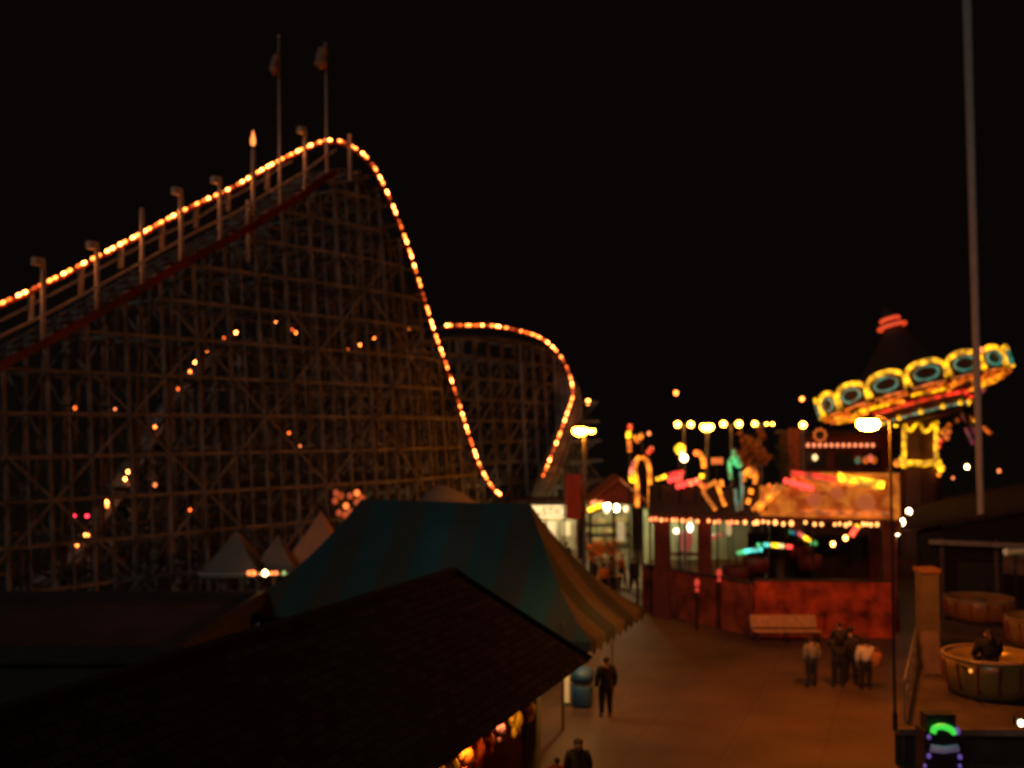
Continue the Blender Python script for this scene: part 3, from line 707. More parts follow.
for zz in (1.5, 2.1, 2.7):
    MB().box(((xl + xr) / 2, 60.75, zz), (xr - xl - .4, .34, .05)).build('shelf', DARK, t)
    for k in range(9):
        cl = ((.45, .30, .12), (.55, .45, .15), (.35, .38, .22), (.5, .45, .32), (.28, .32, .16))[(k * 3 + int(zz * 10)) % 5]
        MB().lathe((xl + .5 + k * (xr - xl - 1) / 8, 60.72, zz + .03), [(.12, 0), (.15, .1), (.13, .26), (.06, .34 + .05 * (k % 3))], 8).build('goods', mat('goods_%d' % (int(cl[0] * 100)), cl, .6), t)
MB().box(((xl + xr) / 2 - .4, 57.6, .55), (xr - xl - 1, .4, 1.1)).build('counter', mat('sage_counter', (.32, .34, .22), .7), t)
for x in (xl + .15, (xl + xr) / 2, xr - .1): MB().box((x, 57.3, zE / 2), (.16, .16, zE)).build('post', DARK, t)
MB().tube([P(588, 510.5, 56.6), P(602, 505, 56.6)], .13).build('sign_tube', TYB, t)
MB().bar(P(588, 513, 56.75), P(603, 508, 56.75), .1, .2).build('sign_bracket', DARK, t)
MB().box(P(597, 503, 56.9), (.7, .1, .25)).build('pink_sign', TP, t)
for px, py, r, m in ((607, 506, .17, glow('kiosk_lamp', (1, .84, .42), 130)), (616, 508, .16, glow('kiosk_lamp', (1, .84, .42), 130)), (627, 509, .17, SIGNW), (606, 511, .15, SIGNW)): bulb(t, P(px, py, 57.8), r, m, 'lamp')
MB().box(P(621, 532, 57.2), (.4, .12, 1.0)).build('menu_panel', glow('pale_menu', (.8, .62, .3), .38), t)

lit_ground = MB().add([G(588, 588, .004), G(660, 588, .004), G(668, 551, .004), G(585, 551, .004)], [(0, 1, 2, 3)])
structure(lit_ground.build('path', mat('pale_lit_ground', (.40, .38, .30), .8, .25, .6)))  # pale sheet paints lamplight onto the plaza ground; no separate path
# red banner on its own pole
a = P(573, 474, 48); b = P(573, 519, 48)
t = thing('hanging_banner', 'tall plain red banner hanging on a pole left of the street lamp', 'banner', (a.x - .42, a.y, 0))
MB().tube([(a.x - .42, a.y, 0), (a.x - .42, a.y, a.z + .2)], .04).build('pole', STEEL, t)
m = MB(); n = 10; vs = []; fs = []
for i in range(n + 1):
    for j in (0, 1, 2, 3):
        vs.append(V(a.x - .36 + .25 * j, a.y + .04 * math.sin(i * .9 + j), a.z + (b.z - a.z) * i / n))
for i in range(n):
    for j in range(3): fs.append((i * 4 + j, i * 4 + j + 1, i * 4 + 5 + j, i * 4 + 4 + j))
m.add(vs, fs).build('cloth', BANNER, t, True)
for z in (a.z, b.z): MB().bar((a.x - .42, a.y, z), (a.x + .42, a.y, z), .03).build('rod', STEEL, t)

# ------------------------------------------------------------------ foliage
def shrub(name, label, cat, c_, rx, rz_, n, mt, trunk=None, group=None):
    c_ = Vector(c_); t = thing(name, label, cat, (c_.x, c_.y, 0), group)
    m = MB()
    for _ in range(n):
        while True:
            d = V(random.uniform(-1, 1), random.uniform(-1, 1), random.uniform(-1, 1))
            if .25 < d.length < 1 * (0.8 + .25 * math.sin(5 * d.x + 7 * d.z)): break
        p = c_ + V(d.x * rx, d.y * rx, d.z * rz_); s_ = rx * random.uniform(.12, .24)
        a = V(random.uniform(-1, 1), random.uniform(-1, 1), random.uniform(-1, 1)).normalized(); b = a.orthogonal().normalized()
        m.add([p - a * s_, p + b * s_ * .5, p + a * s_, p - b * s_ * .5], [(0, 1, 2, 3)])
    m.build('crown' if trunk else 'foliage', mt, t)
    s_ = MB(); s_.tube([(c_.x, c_.y, 0), (c_.x + .05, c_.y, c_.z * .5), c_], [trunk or .05, (trunk or .05) * .7, (trunk or .05) * .4], 7)
    for k in range(5):
        an = k * 1.3; s_.tube([c_ - V(0, 0, rz_ * .5), c_ + V(math.cos(an) * rx * .6, math.sin(an) * rx * .6, rz_ * (.1 + .1 * k))], [(trunk or .05) * .4, .015], 5)
    s_.build('trunk' if trunk else 'stems', BARK, t); return t
shrub('round_tree', 'round crowned tree with leaves coloured as lit orange behind the neon shapes', 'tree', P(752, 452, 58), 1.1, 1.5, 420, mat('orange_leaves', (.62, .24, .06)), .14)  # orange leaf colour paints in the lamplight on the crown
shrub('round_tree', 'dim slender tree right of the orange lit tree', 'tree', P(784, 458, 60), .6, 1.2, 200, LEAF, .1)
AUT = mat('orange_leaves', (.62, .24, .06), .7, .35, 3, bump=0)
for px, py, Y, rx, lab in [(592, 552, 52, .45, 'small rust leaved shrub nearest the lamp pole'), (601, 549, 53, .6, 'bright rust leaved shrub, tallest of the planter row'), (613, 550, 53.5, .5, 'rust leaved shrub at the right end of the planter row')]:
    shrub('planter_shrub', lab, 'shrub', P(px, py, Y), rx, .6, 170, AUT, None, 'rust leaved shrubs by the plaza lamp')
    p = P(px, py, Y); pt = thing('planter', lab.replace('shrub', 'shrub planter tub').replace('rust leaved', 'round stone').replace('bright ', ''), 'planter', (p.x, p.y, 0), 'tubs under the rust leaved shrubs')
    MB().lathe((p.x, p.y, 0), [(.36, 0), (.42, .1), (.5, .62), (.55, .66), (.55, .72), (.46, .72), (.44, .6), (.02, .6)], 14).build('tub', CREAM, pt, True)

# ------------------------------------------------------------------ ride pavilion
FL = V(6.19, 45.5, 0); FR = V(16.23, 42.6, 0); AU = (FR - FL).normalized(); AV = V(-AU.y, AU.x, 0); PL = (FR - FL).length
def pv(u, v, z): return FL + AU * u + AV * v + V(0, 0, z)
pax = (AU, AV, V(0, 0, 1))
pav = thing('ride_pavilion', 'dark open sided ride pavilion with an orange painted fascia and maroon columns', 'pavilion', (FL.x + AU.x * 5 + AV.x * 4, FL.y + AU.y * 5 + AV.y * 4, 0))
MB().box(pv(2.45, .1, 5.25), (4.9, .16, 1.35), pax).build('dark_fascia', DARK, pav)
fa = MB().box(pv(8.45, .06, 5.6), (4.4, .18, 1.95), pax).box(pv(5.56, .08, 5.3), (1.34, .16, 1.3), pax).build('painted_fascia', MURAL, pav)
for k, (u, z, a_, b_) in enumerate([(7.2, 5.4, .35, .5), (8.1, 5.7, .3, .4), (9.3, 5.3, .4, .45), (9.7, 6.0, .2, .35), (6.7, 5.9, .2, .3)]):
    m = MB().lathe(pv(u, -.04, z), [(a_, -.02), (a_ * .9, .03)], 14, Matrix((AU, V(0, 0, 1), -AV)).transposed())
    m.build('medallion', glow('glowing_medallion', (1, .13, .012), .24), fa)  # medallions glow faintly to look lamplit like the fascia
MB().slab([pv(-.1, .25, 4.62), pv(PL + .3, .25, 4.62), pv(PL + .3, 9, 5.0), pv(-.1, 9, 5.0)], (0, 0, .14)).build('roof', DARK, pav)
MB().box(pv(PL / 2 + .1, .1, 4.5), (PL + .3, .22, .12), pax).build('eave_beam', MAROON, pav)
for u, v, wd in ((.55, .45, .66), (2.45, .45, .58), (PL - .2, .4, .5), (PL - .3, 8.5, .5)):
    m = MB().box(pv(u, v, 2.2), (wd, wd, 4.4), pax).box(pv(u, v, .25), (wd + .16, wd + .16, .5), pax).box(pv(u, v, 4.3), (wd + .14, wd + .14, .24), pax)
    m.build('column', MAROON, pav)
for u in (1.35, 7.1): MB().tube([pv(u, .4, 0), pv(u, .4, 4.45)], .05).build('slim_pole', DARKM, pav)
MB().box(pv(PL / 2 + 1.7, 8.9, 1.5), (PL - 4.4, .1, 3.0), pax).build('rear_rail_wall', DARK, pav)
MB().box(pv(PL + .1, 3.0, 3.3), (.1, 4.0, 6.6), pax).box(pv(PL + .1, .35, 5.3), (.3, .4, 2.6), pax).build('side_panel', mat('ochre_side_panel', (.34, .19, .09), .7, .3, 1), pav)
st = thing('light_string', 'row of salmon and amber bulbs along the front eave of the ride pavilion', 'string lights', pv(0, -.1, 4.42))
MB().bar(pv(0, -.05, 4.43), pv(PL, -.05, 4.43), .05).build('cable', DARKM, st)
for px in [651, 655.5, 661, 666, 672, 676, 682, 687, 690, 697, 708, 714, 718, 727, 731, 736, 744, 753, 756, 762, 767, 774, 782, 790, 804, 813, 820, 833, 838, 844, 848, 861, 865, 869, 875]:
    u = ((px - 512) / F * FL.y - FL.x) / (AU.x - (px - 512) / F * AU.y)
    big = px in (774, 790, 756, 844, 862)
    bulb(st, pv(u, -.14, 4.37 + random.uniform(-.05, .05)), .088 + (.02 if big else 0) + random.uniform(-.02, .005), random.choice([SALMON, SALMON, glow('bulb_salmon_bright', (1, .28, .07), 3.5)]) if px < 740 else glow('bulb_peach', (1, .36, .09), 3.2))
# tubes of the fascia edge
t = thing('fascia_tube_lights', 'red and yellow tube lights edging the top of the orange painted fascia', 'tube lights', pv(6.2, 0, 6.6))
def Q(px, py, dv=0.0):
    """photo point on the pavilion front plane (moved by dv towards the plaza)"""
    k = (px - 512) / F; o = FL - AV * dv; u = (k * o.y - o.x) / (AU.x - k * AU.y); return P(px, py, (o + AU * u).y)
MB().tube([Q(791, 473, .1), Q(815, 476, .1), Q(838, 480, .1)], .12).build('red_tube', TR, t)
MB().tube([Q(800, 477, .14), Q(838, 484, .14)], .08).build('red_tube', TO, t)
MB().tube([Q(839, 478, .12), Q(860, 481, .12), Q(884, 485, .12)], .17).build('yellow_tube', TYB, t)
MB().tube([Q(838, 474, .05), Q(852, 478, .05)], .1).build('yellow_tube', TY, t)
MB().tube([Q(840, 483, .16), Q(872, 487, .16)], .1).build('yellow_tube', TA, t)
MB().bar(Q(790, 474, -.02), Q(886, 487, -.02), .12, .2).build('carrier', DARK, t)
for px in range(786, 812, 5): bulb(t, Q(px, 481 + (px - 786) * .28, .2), .13, TRB)
MB().tube([Q(800, 512, .12), Q(889, 514, .12)], .10).build('orange_tube', TO, t)
# neon ornaments that stand along the roof edge
def neon(label, lines, dots=(), feet=(), r=.09, dv=.25, cat='neon light'):
    p0 = Q(*lines[0][1][0], dv) if lines else Q(dots[0][0], dots[0][1], dv)
    t = thing('neon_ornament', label, cat, p0, 'neon ornaments along the pavilion roof edge')
    for mt, pts in lines:
        MB().tube(smooth_path([Q(x, y, dv) for x, y in pts], 5), r, 8).build('neon_tube', mt, t, True)
    for x, y, rr, mt in dots: bulb(t, Q(x, y, dv + .1), rr, mt)
    m = MB()
    for x, y, x2, y2 in feet: m.tube([Q(x, y, dv - .16), Q(x2, y2, -.1)], .05, 6)
    for mt, pts in lines: m.tube([Q(x, y, dv - .14) for x, y in pts], .05, 6)
    m.build('support_frame', DARKM, t); return t
def ground_neon(label, lines, dots, legs, Y, r=.13):
    p0 = P(legs[0][0], legs[0][1], Y)
    t = thing('neon_ornament', label, 'neon light', (p0.x, p0.y, 0), 'neon ornaments along the pavilion roof edge')
    for mt, pts in lines: MB().tube(smooth_path([P(x, y, Y) for x, y in pts], 5), r, 8).build('neon_tube', mt, t, True)
    for x, y, rr, mt in dots: bulb(t, P(x, y, Y - .15), rr, mt)
    m = MB()
    for x, y in legs: p = P(x, y, Y + .2); m.tube([(p.x, p.y, 0), p], .045, 7)
    for mt, pts in lines: m.tube([P(x, y, Y + .14) for x, y in pts], .05, 6)
    m.build('leg', DARKM, t); return t
ground_neon('amber neon arch with a yellow lamp at its left shoulder, beside the pavilion', [(TA, [(637, 507), (637, 485), (635, 470), (637, 460), (640, 457)]), (TA, [(650, 508), (650, 484), (649, 468), (646, 460), (642, 457)]), (TP, [(631, 476), (632, 468), (635, 461)])], [(633, 478, .2, TYB), (634, 476, .16, TYB)], [(637, 500), (650, 500)], 46, .105)
ground_neon('slim neon mast with red and yellow tip left of the pavilion roof', [(TYB, [(628.5, 438), (628.5, 431)]), (TR, [(630, 430), (630, 424)]), (TO, [(629, 440), (629.5, 452)])], [(635, 437, .11, TA), (637.5, 440, .14, TO), (641, 436, .15, TA), (649, 433.5, .10, SALMON), (651, 449, .15, TR), (648.5, 452, .13, TR)], [(629, 440), (642, 440), (650, 448)], 52, .12)
neon('red and yellow rows of neon bulbs stepping along the pavilion roof edge', [(TYB, [(656, 479), (661, 478), (666, 476)]), (TR, [(668, 475), (676, 473), (684, 472)]), (TR, [(677, 481), (682, 480)])], [(x, y, .13, TRB) for x, y in ((670, 480), (675, 479), (680, 477), (678, 486), (683, 485), (688, 483), (693, 482), (698, 482))] + [(691, 483, .13, SALMON), (697, 481, .13, SALMON), (702, 485, .12, TA)], [(660, 480, 660, 506), (680, 484, 680, 508), (696, 484, 696, 508)])
neon('amber neon cane with a curved hook above the red bulb rows', [(TA, [(695, 453), (699, 453), (703, 459), (704, 468)]), (TYB, [(702, 474), (702, 479)])], [(696, 453, .12, A2)], [(704, 470, 702, 508)], .115)
neon('amber neon bracket leaning left of the teal figure', [(TA, [(716, 510), (710, 502), (704, 493), (705, 488), (711, 484), (716, 481)]), (TA, [(715, 481), (719, 490), (725, 506)]), (TA, [(721, 480), (722, 487)])], [(704, 485, .1, TR)], [(710, 500, 712, 514), (722, 500, 722, 514), (722, 487, 723, 508)])
neon('teal neon figure with a bent arm standing on the roof edge', [(TTG, [(731, 479), (729.5, 468), (730, 461), (734, 457), (737, 458)]), (TTG, [(733, 456), (733.5, 450)]), (TTG, [(734, 462), (738, 466), (742, 465)]), (TT, [(735, 489), (736, 500), (738, 511)]), (TT, [(741, 471), (742, 490), (741, 510)])], [(736, 458, .16, TTG), (739, 464, .15, TTG), (731, 462, .14, TTG)], [(741, 505, 741, 515), (735, 480, 736, 514)], .09)
neon('amber neon walking cane hooked over just right of the teal figure', [(TA, [(744, 481), (744.5, 475), (750, 469), (756, 474), (755, 484)]), (TA, [(751.5, 489), (750.5, 494)]), (TA, [(749, 498), (747.5, 504)])], [(751, 475, .12, TA)], [(751, 490, 748, 514)], .11)
neon('pair of parallel amber neon bars slanting up to the orange fascia', [(TA, [(752, 510), (766, 497), (778, 484)]), (TA, [(757, 511), (771, 498), (783, 485)]), (TO, [(768, 484), (772, 490)])], [], [(766, 500, 766, 514), (753, 509, 753, 515)])
p0 = P(680, 449, 53)
t = thing('globe_lamp', 'large yellow globe lamp with a small white one below it, behind the red bulb rows', 'lamp', (p0.x, p0.y, 0))
MB().tube([(p0.x, p0.y + .3, 0), (p0.x, p0.y + .3, p0.z)], .06).build('pole', DARKM, t)
MB().ball(p0, .30, 14, 9).build('yellow_globe', TYB, t, True); MB().ball(P(684, 458, 52.7), .2).build('white_globe', LAMPC, t, True)
MB().bar(P(684, 458, 52.9), p0 + V(0, .3, -.4), .05).build('bracket', DARKM, t)
p0 = P(717, 461, 53)
t = thing('orange_sign', 'small plain orange sign board right of the bright street lamp', 'sign', (p0.x, p0.y, 0))
MB().tube([(p0.x, p0.y + .1, 0), p0 + V(0, .1, 0)], .05).build('post', DARKM, t)
MB().box(p0, (.62, .08, .34)).build('board', glow('orange_glow_board', (1, .13, .02), .55), t)  # emission paints the lamplight that the board reflects

# spinning ride under the pavilion
ctr = pv(5.6, 4.6, 0); cz = 2.7
ride = thing('spinning_ride', 'dark spinning ride with colour lit arms under the pavilion roof', 'fairground ride', ctr)
MB().lathe(ctr, [(3.6, 0), (3.6, .5), (3.4, .6), (.9, .75), (.7, 1.2), (.45, 3.6), (.6, 3.9), (.1, 4.2)], 24).build('hub', DARKM, ride, True)
arms = [([(737, 553.5), (751, 550.5), (762, 549.5)], [(TTG, 0, .3), (TC, .3, 1)], 45.5), ([(757, 545), (771, 545), (792, 547)], [(TTG, 0, .18), (TC, .25, .48), (TYB, .5, .72), (SIGNW, .74, .86), (TRB, .88, 1)], 45.8), ([(784, 530.5), (795, 533)], [(TTG, 0, .7), (glow('tube_blue', (.05, .4, .8), .7), .75, 1)], 48.5), ([(798, 533), (806, 538), (811, 541.5)], [(TP, 0, .35), (TYB, .4, 1)], 48), ([(811, 543), (818, 543)], [(TTG, 0, .9)], 47)]
for pts, segs, Y in arms:
    p3 = [P(x, y, Y) for x, y in pts]; path = smooth_path(p3, 8)
    arm = MB(); arm.tube([p + V(0, .14, -.08) for p in path], .09, 8); arm.bar(path[len(path) // 2] + V(0, .14, -.08), V(ctr.x, ctr.y, 3.2), .14)
    ao = arm.build('arm', DARKM, ride, True)
    for mt, a_, b_ in segs:
        n = len(path) - 1; seg = path[int(a_ * n):max(int(a_ * n) + 2, int(b_ * n) + 1)]
        MB().tube(seg, .10, 8).build('light_tube', mt, ao, True)
    car = MB(); base = path[0] + V(0, .3, -.9); car.lathe(base, [(.05, -.4), (.5, -.35), (.62, 0), (.6, .3), (.5, .3), (.45, 0), (.05, -.1)], 12); car.bar(base + V(0, 0, 0), path[0] + V(0, .14, -.08), .08)
    car.build('car', MAROON, ride, True)
for px, py, Y, mt, r, lab in [(833, 544, 43.5, A3, .10, 'white lamp lower of two under the eave near the pavilion right side'), (845.5, 538, 43.7, A3, .10, 'white lamp upper of two under the eave near the pavilion right side')]:
    p = P(px, py, Y); t = thing('globe_lamp', lab, 'lamp', p, 'small white lamps under the pavilion eave')
    bulb(t, p, r, mt, 'lamp'); MB().tube([p, V(p.x, p.y, 4.45)], .02, 5).build('cord', DARKM, t)
a = P(851, 536, 44.2); b = P(857, 527, 44.2)
t = thing('tube_lamp', 'short slanted orange tube lamp under the eave at the right of the pavilion', 'lamp', a)
MB().tube([a, b], .13).build('tube', TRB, t); MB().tube([b, a + (b - a) * 1.2], .12).build('tip', TYB, t); MB().tube([b, V(b.x, b.y, 4.5)], .03, 5).build('cord', DARKM, t)
for px, py, mt, lab in ((677, 531, glow('shop_lamp', (1, .80, .52), 5), 'left one of two oval white lamps between the maroon columns'), (690, 527.5, glow('shop_lamp', (1, .80, .52), 5), 'right and taller one of two oval white lamps between the maroon columns')):
    p = P(px, py, 54); t = thing('oval_lamp', lab, 'lamp', (p.x, p.y, 0), 'oval white lamps')
    MB().ball(p, .17, 10, 7, (1.2, 1, .8) if px < 680 else (.9, 1, 1.5)).build('lamp', mt, t, True); MB().tube([(p.x, p.y + .15, 0), p + V(0, .15, 0)], .03, 6).build('post', DARKM, t)
p = P(729, 530, 52); t = thing('oval_lamp', 'dim tall oval lamp seen under the eave below the teal figure', 'lamp', (p.x, p.y, 0), 'oval white lamps')
MB().ball(p, .16, 10, 7, (1, 1, 2)).build('lamp', SIGND, t, True); MB().tube([(p.x, p.y + .12, 0), p + V(0, .12, 0)], .03, 6).build('post', DARKM, t)
# pale stall glimpsed between the columns
p0 = P(692, 552, 58)
t = thing('game_booth', 'pale green lit game booth glimpsed between the maroon columns', 'game booth', (p0.x, p0.y + 1, 0))
MB().box((p0.x + .6, 60, 1.9), (6.4, .12, 3.8)).build('back_wall', mat('pale_green_wall', (.42, .45, .28), .8, .15, 1), t)
MB().box((p0.x + .6, 58, .5), (6.2, .5, 1.0)).build('counter', mat('sage_counter', (.32, .34, .22), .7), t)
MB().box((p0.x + .6, 58.9, 3.9), (6.8, 2.6, .14)).build('roof', DARK, t)
MB().bar(P(668, 554, 57.6), P(700, 554, 57.6), .1, .16).build('red_rail', REDP, t)
m = MB(); c_ = P(685.5, 541, 57); m.lathe(c_, [(.02, -.75), (.28, -.45), (.42, 0), (.42, .5), (.1, .55)], 12); m.build('pink_pennant', glow('pink_pennant_glow', (1, .10, .10), .32), t, True)  # pennant given a faint emission
m = MB(); c_ = P(716, 537, 57); m.tube(smooth_path([P(704, 541, 57), P(712, 538, 57), P(722, 534, 57)], 4), [.15] * 9); m.build('pink_float', glow('pink_float_glow', (1, .2, .12), .3), t, True)  # float given a faint emission
bulb(t, P(704, 512, 58.6), .17, glow('booth_fill_lamp', (.95, .92, .5), 55), 'added_ceiling_lamp'); bulb(t, P(668, 512, 58.8), .17, glow('booth_fill_lamp', (.95, .92, .5), 55), 'added_ceiling_lamp')  # unseen lamps added behind the fascia to light the booth
for px, py, lab in ((697, 583, 'small red lamp low against the maroon wall, left of another'), (719, 573, 'small red lamp just above the maroon wall, right and higher of two')):
    p = P(px, py, 42.4 if px < 700 else 42.6); t = thing('red_lamp', lab, 'lamp', (p.x, p.y, 0), 'small red lamps by the maroon wall')
    MB().ball(p, .12, 8, 6, (1, 1, 1.5)).ball(p - V(0, 0, .3), .09).build('lens', glow('small_red', (1, .015, .02), .5), t, True); MB().tube([(p.x, p.y + .1, 0), p + V(0, .1, 0)], .05, 6).build('post', DARKM, t)

# boundary walls in front of the pavilion
def wall(name, label, a, b, h, mt, cap=DARK, th=.14):
    a = Vector(a); b = Vector(b); d = (b - a); L = d.length; d.normalize(); n = V(-d.y, d.x, 0)
    t = thing(name, label, 'wall', ((a.x + b.x) / 2, (a.y + b.y) / 2, 0)); t['kind'] = 'thing'
    mid = (a + b) / 2
    MB().box((mid.x, mid.y, h / 2), (L, th, h), (d, n, V(0, 0, 1))).build('panel', mt, t)
    MB().box((mid.x, mid.y, h + .04), (L + .06, th + .08, .08), (d, n, V(0, 0, 1))).build('coping', cap, t)
    k = max(2, int(L / 2.2))
    for i in range(k + 1):
        p = a.lerp(b, i / k) - n * (th / 2 + .05); MB().box((p.x, p.y, h / 2), (.12, .1, h), (d, n, V(0, 0, 1))).build('batten', mt, t)
    return t
REDW = mat('red_wall_lit', (.48, .07, .024), .5, .85, 1.5)
wall('maroon_wall', 'unlit stretch of boundary wall, painted darker russet, left of the bench', G(646, 611), G(754, 636), 2.1, mat('red_wall_unlit', (.34, .075, .035), .6, .75, 1.3))  # same wall as the red one, its unlit stretch painted darker
wall('red_wall', 'glowing red painted boundary wall behind the bench', G(756, 636), G(893, 638), 2.25, REDW)
# bench
bc = G(786, 642); bw = 2.65; by = bc.y
t = thing('park_bench', 'long orange lit slatted bench in front of the red wall', 'bench', (bc.x, by, 0))
m = MB()
for k in range(4): m.box((bc.x, by - .1 - .13 * k + .2, .46), (bw, .1, .04))
m.build('seat', BENCHW, t)
m = MB()
for k in range(5): m.box((bc.x, by + .33 + .035 * k, .56 + .095 * k), (bw, .035, .085))
m.build('backrest', BENCHW, t)
for sx in (-1.2, 0, 1.2):
    m = MB(); m.bar((bc.x + sx, by + .22, .43), (bc.x + sx, by + .28, 0), .07); m.bar((bc.x + sx, by - .26, .43), (bc.x + sx, by - .3, 0), .07); m.bar((bc.x + sx, by - .3, .42), (bc.x + sx, by + .3, .42), .06); m.bar((bc.x + sx, by + .3, .42), (bc.x + sx, by + .52, 1.0), .05)
    m.build('leg_frame', DARKM, t)

# ------------------------------------------------------------------ red lit building behind, below the swing ride
b0 = P(846, 450, 62)
t = thing('bulb_lined_building', 'dim red building with a row of salmon bulbs under the swing ride', 'building', (b0.x, 65, 0))
xl, xr = P(797, 450, 62).x, P(893, 450, 62).x; zt = P(846, 434, 62).z; wd = xr - xl
MB().box(((xl + xr) / 2, 64, zt / 2), (wd, 4, zt)).build('wall', mat('dusty_red_wall', (.12, .03, .02), .8, .4, .8), t)
MB().box(((xl + xr) / 2, 64, zt + .1), (wd + .5, 4.5, .2)).build('roof', DARK, t)
MB().box((xl - .2, 61.9, zt / 2 + .1), (.6, .5, zt + .5)).build('pillar', mat('orange_red_pillar', (.50, .12, .05), .7), t)
MB().box(((xl + xr) / 2, 61.85, P(846, 447, 61.9).z - .02), (wd - .4, .14, .12)).build('cornice', MAROON, t)
for k in range(12): bulb(t, P(808 + k * 5.9, 445.2, 61.6), .115, glow('bulb_row_salmon', (1, .26, .11), 1.6))
for k in range(3): MB().box((xl + 1.2 + k * 1.7, 61.97, P(846, 460, 62).z), (1.1, .08, 1.0)).build('window', DARKM, t)
bulb(t, P(815, 457.5, 61.6), .17, glow('bulb_row_white', (1, .6, .25), 2), 'porch_lamp')
m = MB()
for k in range(9):
    an = k * 2 * math.pi / 9; c_ = P(820, 435, 61); bulb(t, c_ + V(math.cos(an) * .35, 0, math.sin(an) * .35), .09, TO, 'rosette_bulb')
m.box(P(820, 435, 61.3), (.5, .5, .5)).build('rosette', DARK, t)
for x, y, mt in ((866, 460, TO), (870, 458, TP), (874, 460, TO), (858, 460, TT)): bulb(t, P(x, y, 61.5), .2, mt, 'sign_lamp')

# ------------------------------------------------------------------ tilted wave swinger
SC = P(911.5, 387, 58); RAD = 5.3
tilt = Matrix.Rotation(R(-13.5), 3, 'Y') @ Matrix.Rotation(R(-8.5), 3, 'X')
def sw(r, ang, z): return SC + tilt @ V(r * math.sin(ang), -r * math.cos(ang), z)
swing = thing('swing_carousel', 'tilted swing carousel with yellow outlined arches and teal ovals around its canopy', 'carousel', (SC.x, SC.y, 0))
MB().lathe(SC, [(RAD - .25, -.1), (2.6, 1.2), (.9, 3.0), (.55, 3.6), (.35, 4.6), (.05, 5.2)], 32, tilt).build('canopy_top', DARK, swing, True)
MB().lathe(SC, [(RAD - .1, -.55), (4.2, -.78), (2.6, -.92), (2.45, -1.85), (2.1, -2.05), (1.1, -2.1)], 32, tilt).build('canopy_underside', mat('ochre_underside', (.16, .045, .02), .6, .4, 1.2), swing, True)
for z, r in ((3.72, .75), (4.15, .5)):
    MB().tube([sw(r, k * 2 * math.pi / 20, z) for k in range(20)], .12, 8, True).build('crown_ring', glow('crown_ring_red', (1, .06, .012), .75 if z < 4 else .25), swing, True)
MB().tube([sw(0, 0, 4.9), sw(0, 0, 5.9)], [.06, .02], 6).build('finial', DARKM, swing)
# sixteen crown panels
for k in range(16):
    a0 = (k - .1 + .5) * 2 * math.pi / 16 + R(1.5); hw_ = math.pi / 16 * .94
    nm = MB(); out = []
    for i in range(13):                                     # arch outline of the panel
        f = -1 + i / 6; z = .10 + .62 * math.sqrt(max(0, 1 - (abs(f) * .96) ** 2.6))
        out.append((a0 + f * hw_, z))
    vs = [sw(RAD, a, z) for a, z in out] + [sw(RAD, a0 + hw_, -.5), sw(RAD, a0 - hw_, -.5)]
    nm.add(vs + [v - (v - SC).normalized() * .12 for v in vs], [tuple(range(15)), tuple(range(29, 14, -1))] + [(i, (i + 1) % 15, 15 + (i + 1) % 15, 15 + i) for i in range(15)])
    pn = nm.build('crown_panel', mat('maroon_crown_panel', (.10, .03, .02), .4, .3, 2), swing)
    front = math.cos(a0) > -.35
    m = MB()
    for q_ in (.0, .13):
        m.tube([sw(RAD + .10, a, z - q_) for a, z in out], .085, 7)
    m.tube([sw(RAD + .10, a0 - hw_, .15), sw(RAD + .10, a0 - hw_ * .92, -.45)], .10, 7)
    m.tube([sw(RAD + .10, a0 + hw_, .15), sw(RAD + .10, a0 + hw_ * .92, -.45)], .10, 7)
    m.build('arch_tube', TY, pn, True)
    m = MB(); m.tube([sw(RAD + .12, a0 + hw_ * .62 * math.sin(j * math.pi / 10), .04 + .36 * math.cos(j * math.pi / 10)) for j in range(20)], .085, 7, True)
    m.build('oval_tube', TT, pn, True)
    m = MB()
    for j in (0, 2): m.tube([sw(RAD - .1 - .45 * j, a0 + hw_ * (-.9), -.60 - .06 * j), sw(RAD - .1 - .25 * j, a0, -.56 - .06 * j), sw(RAD - .1 - .25 * j, a0 + hw_ * .9, -.60 - .06 * j)], .08, 6)
    m.tube([sw(5.0, a0 + .1, -.74), sw(3.9, a0 - .1, -.88)], .10, 6)
    m.build('rim_tube', TO, swing, True)
    if k % 2 == 0:
        MB().tube([sw(5.0, a0 - .12, -.76), sw(3.2, a0 + .02, -.95)], .11, 6).build('radial_tube', TA, swing, True)
    else: MB().tube([sw(4.5, a0 - .2, -.84), sw(3.9, a0 + .25, -.9)], .10, 6).build('radial_tube', TY, swing, True)
MB().tube([sw(2.72, k * 2 * math.pi / 32, -1.12) for k in range(32)], .11, 7, True).build('red_ring', TR, swing, True)
MB().tube([sw(2.56, k * 2 * math.pi / 32, -1.72) for k in range(32)], .09, 7, True).build('teal_ring', TT, swing, True)
for k in range(14): bulb(swing, sw(2.72, k * 2 * math.pi / 14 + .1, -1.68), .14, TY, 'ring_bulb')
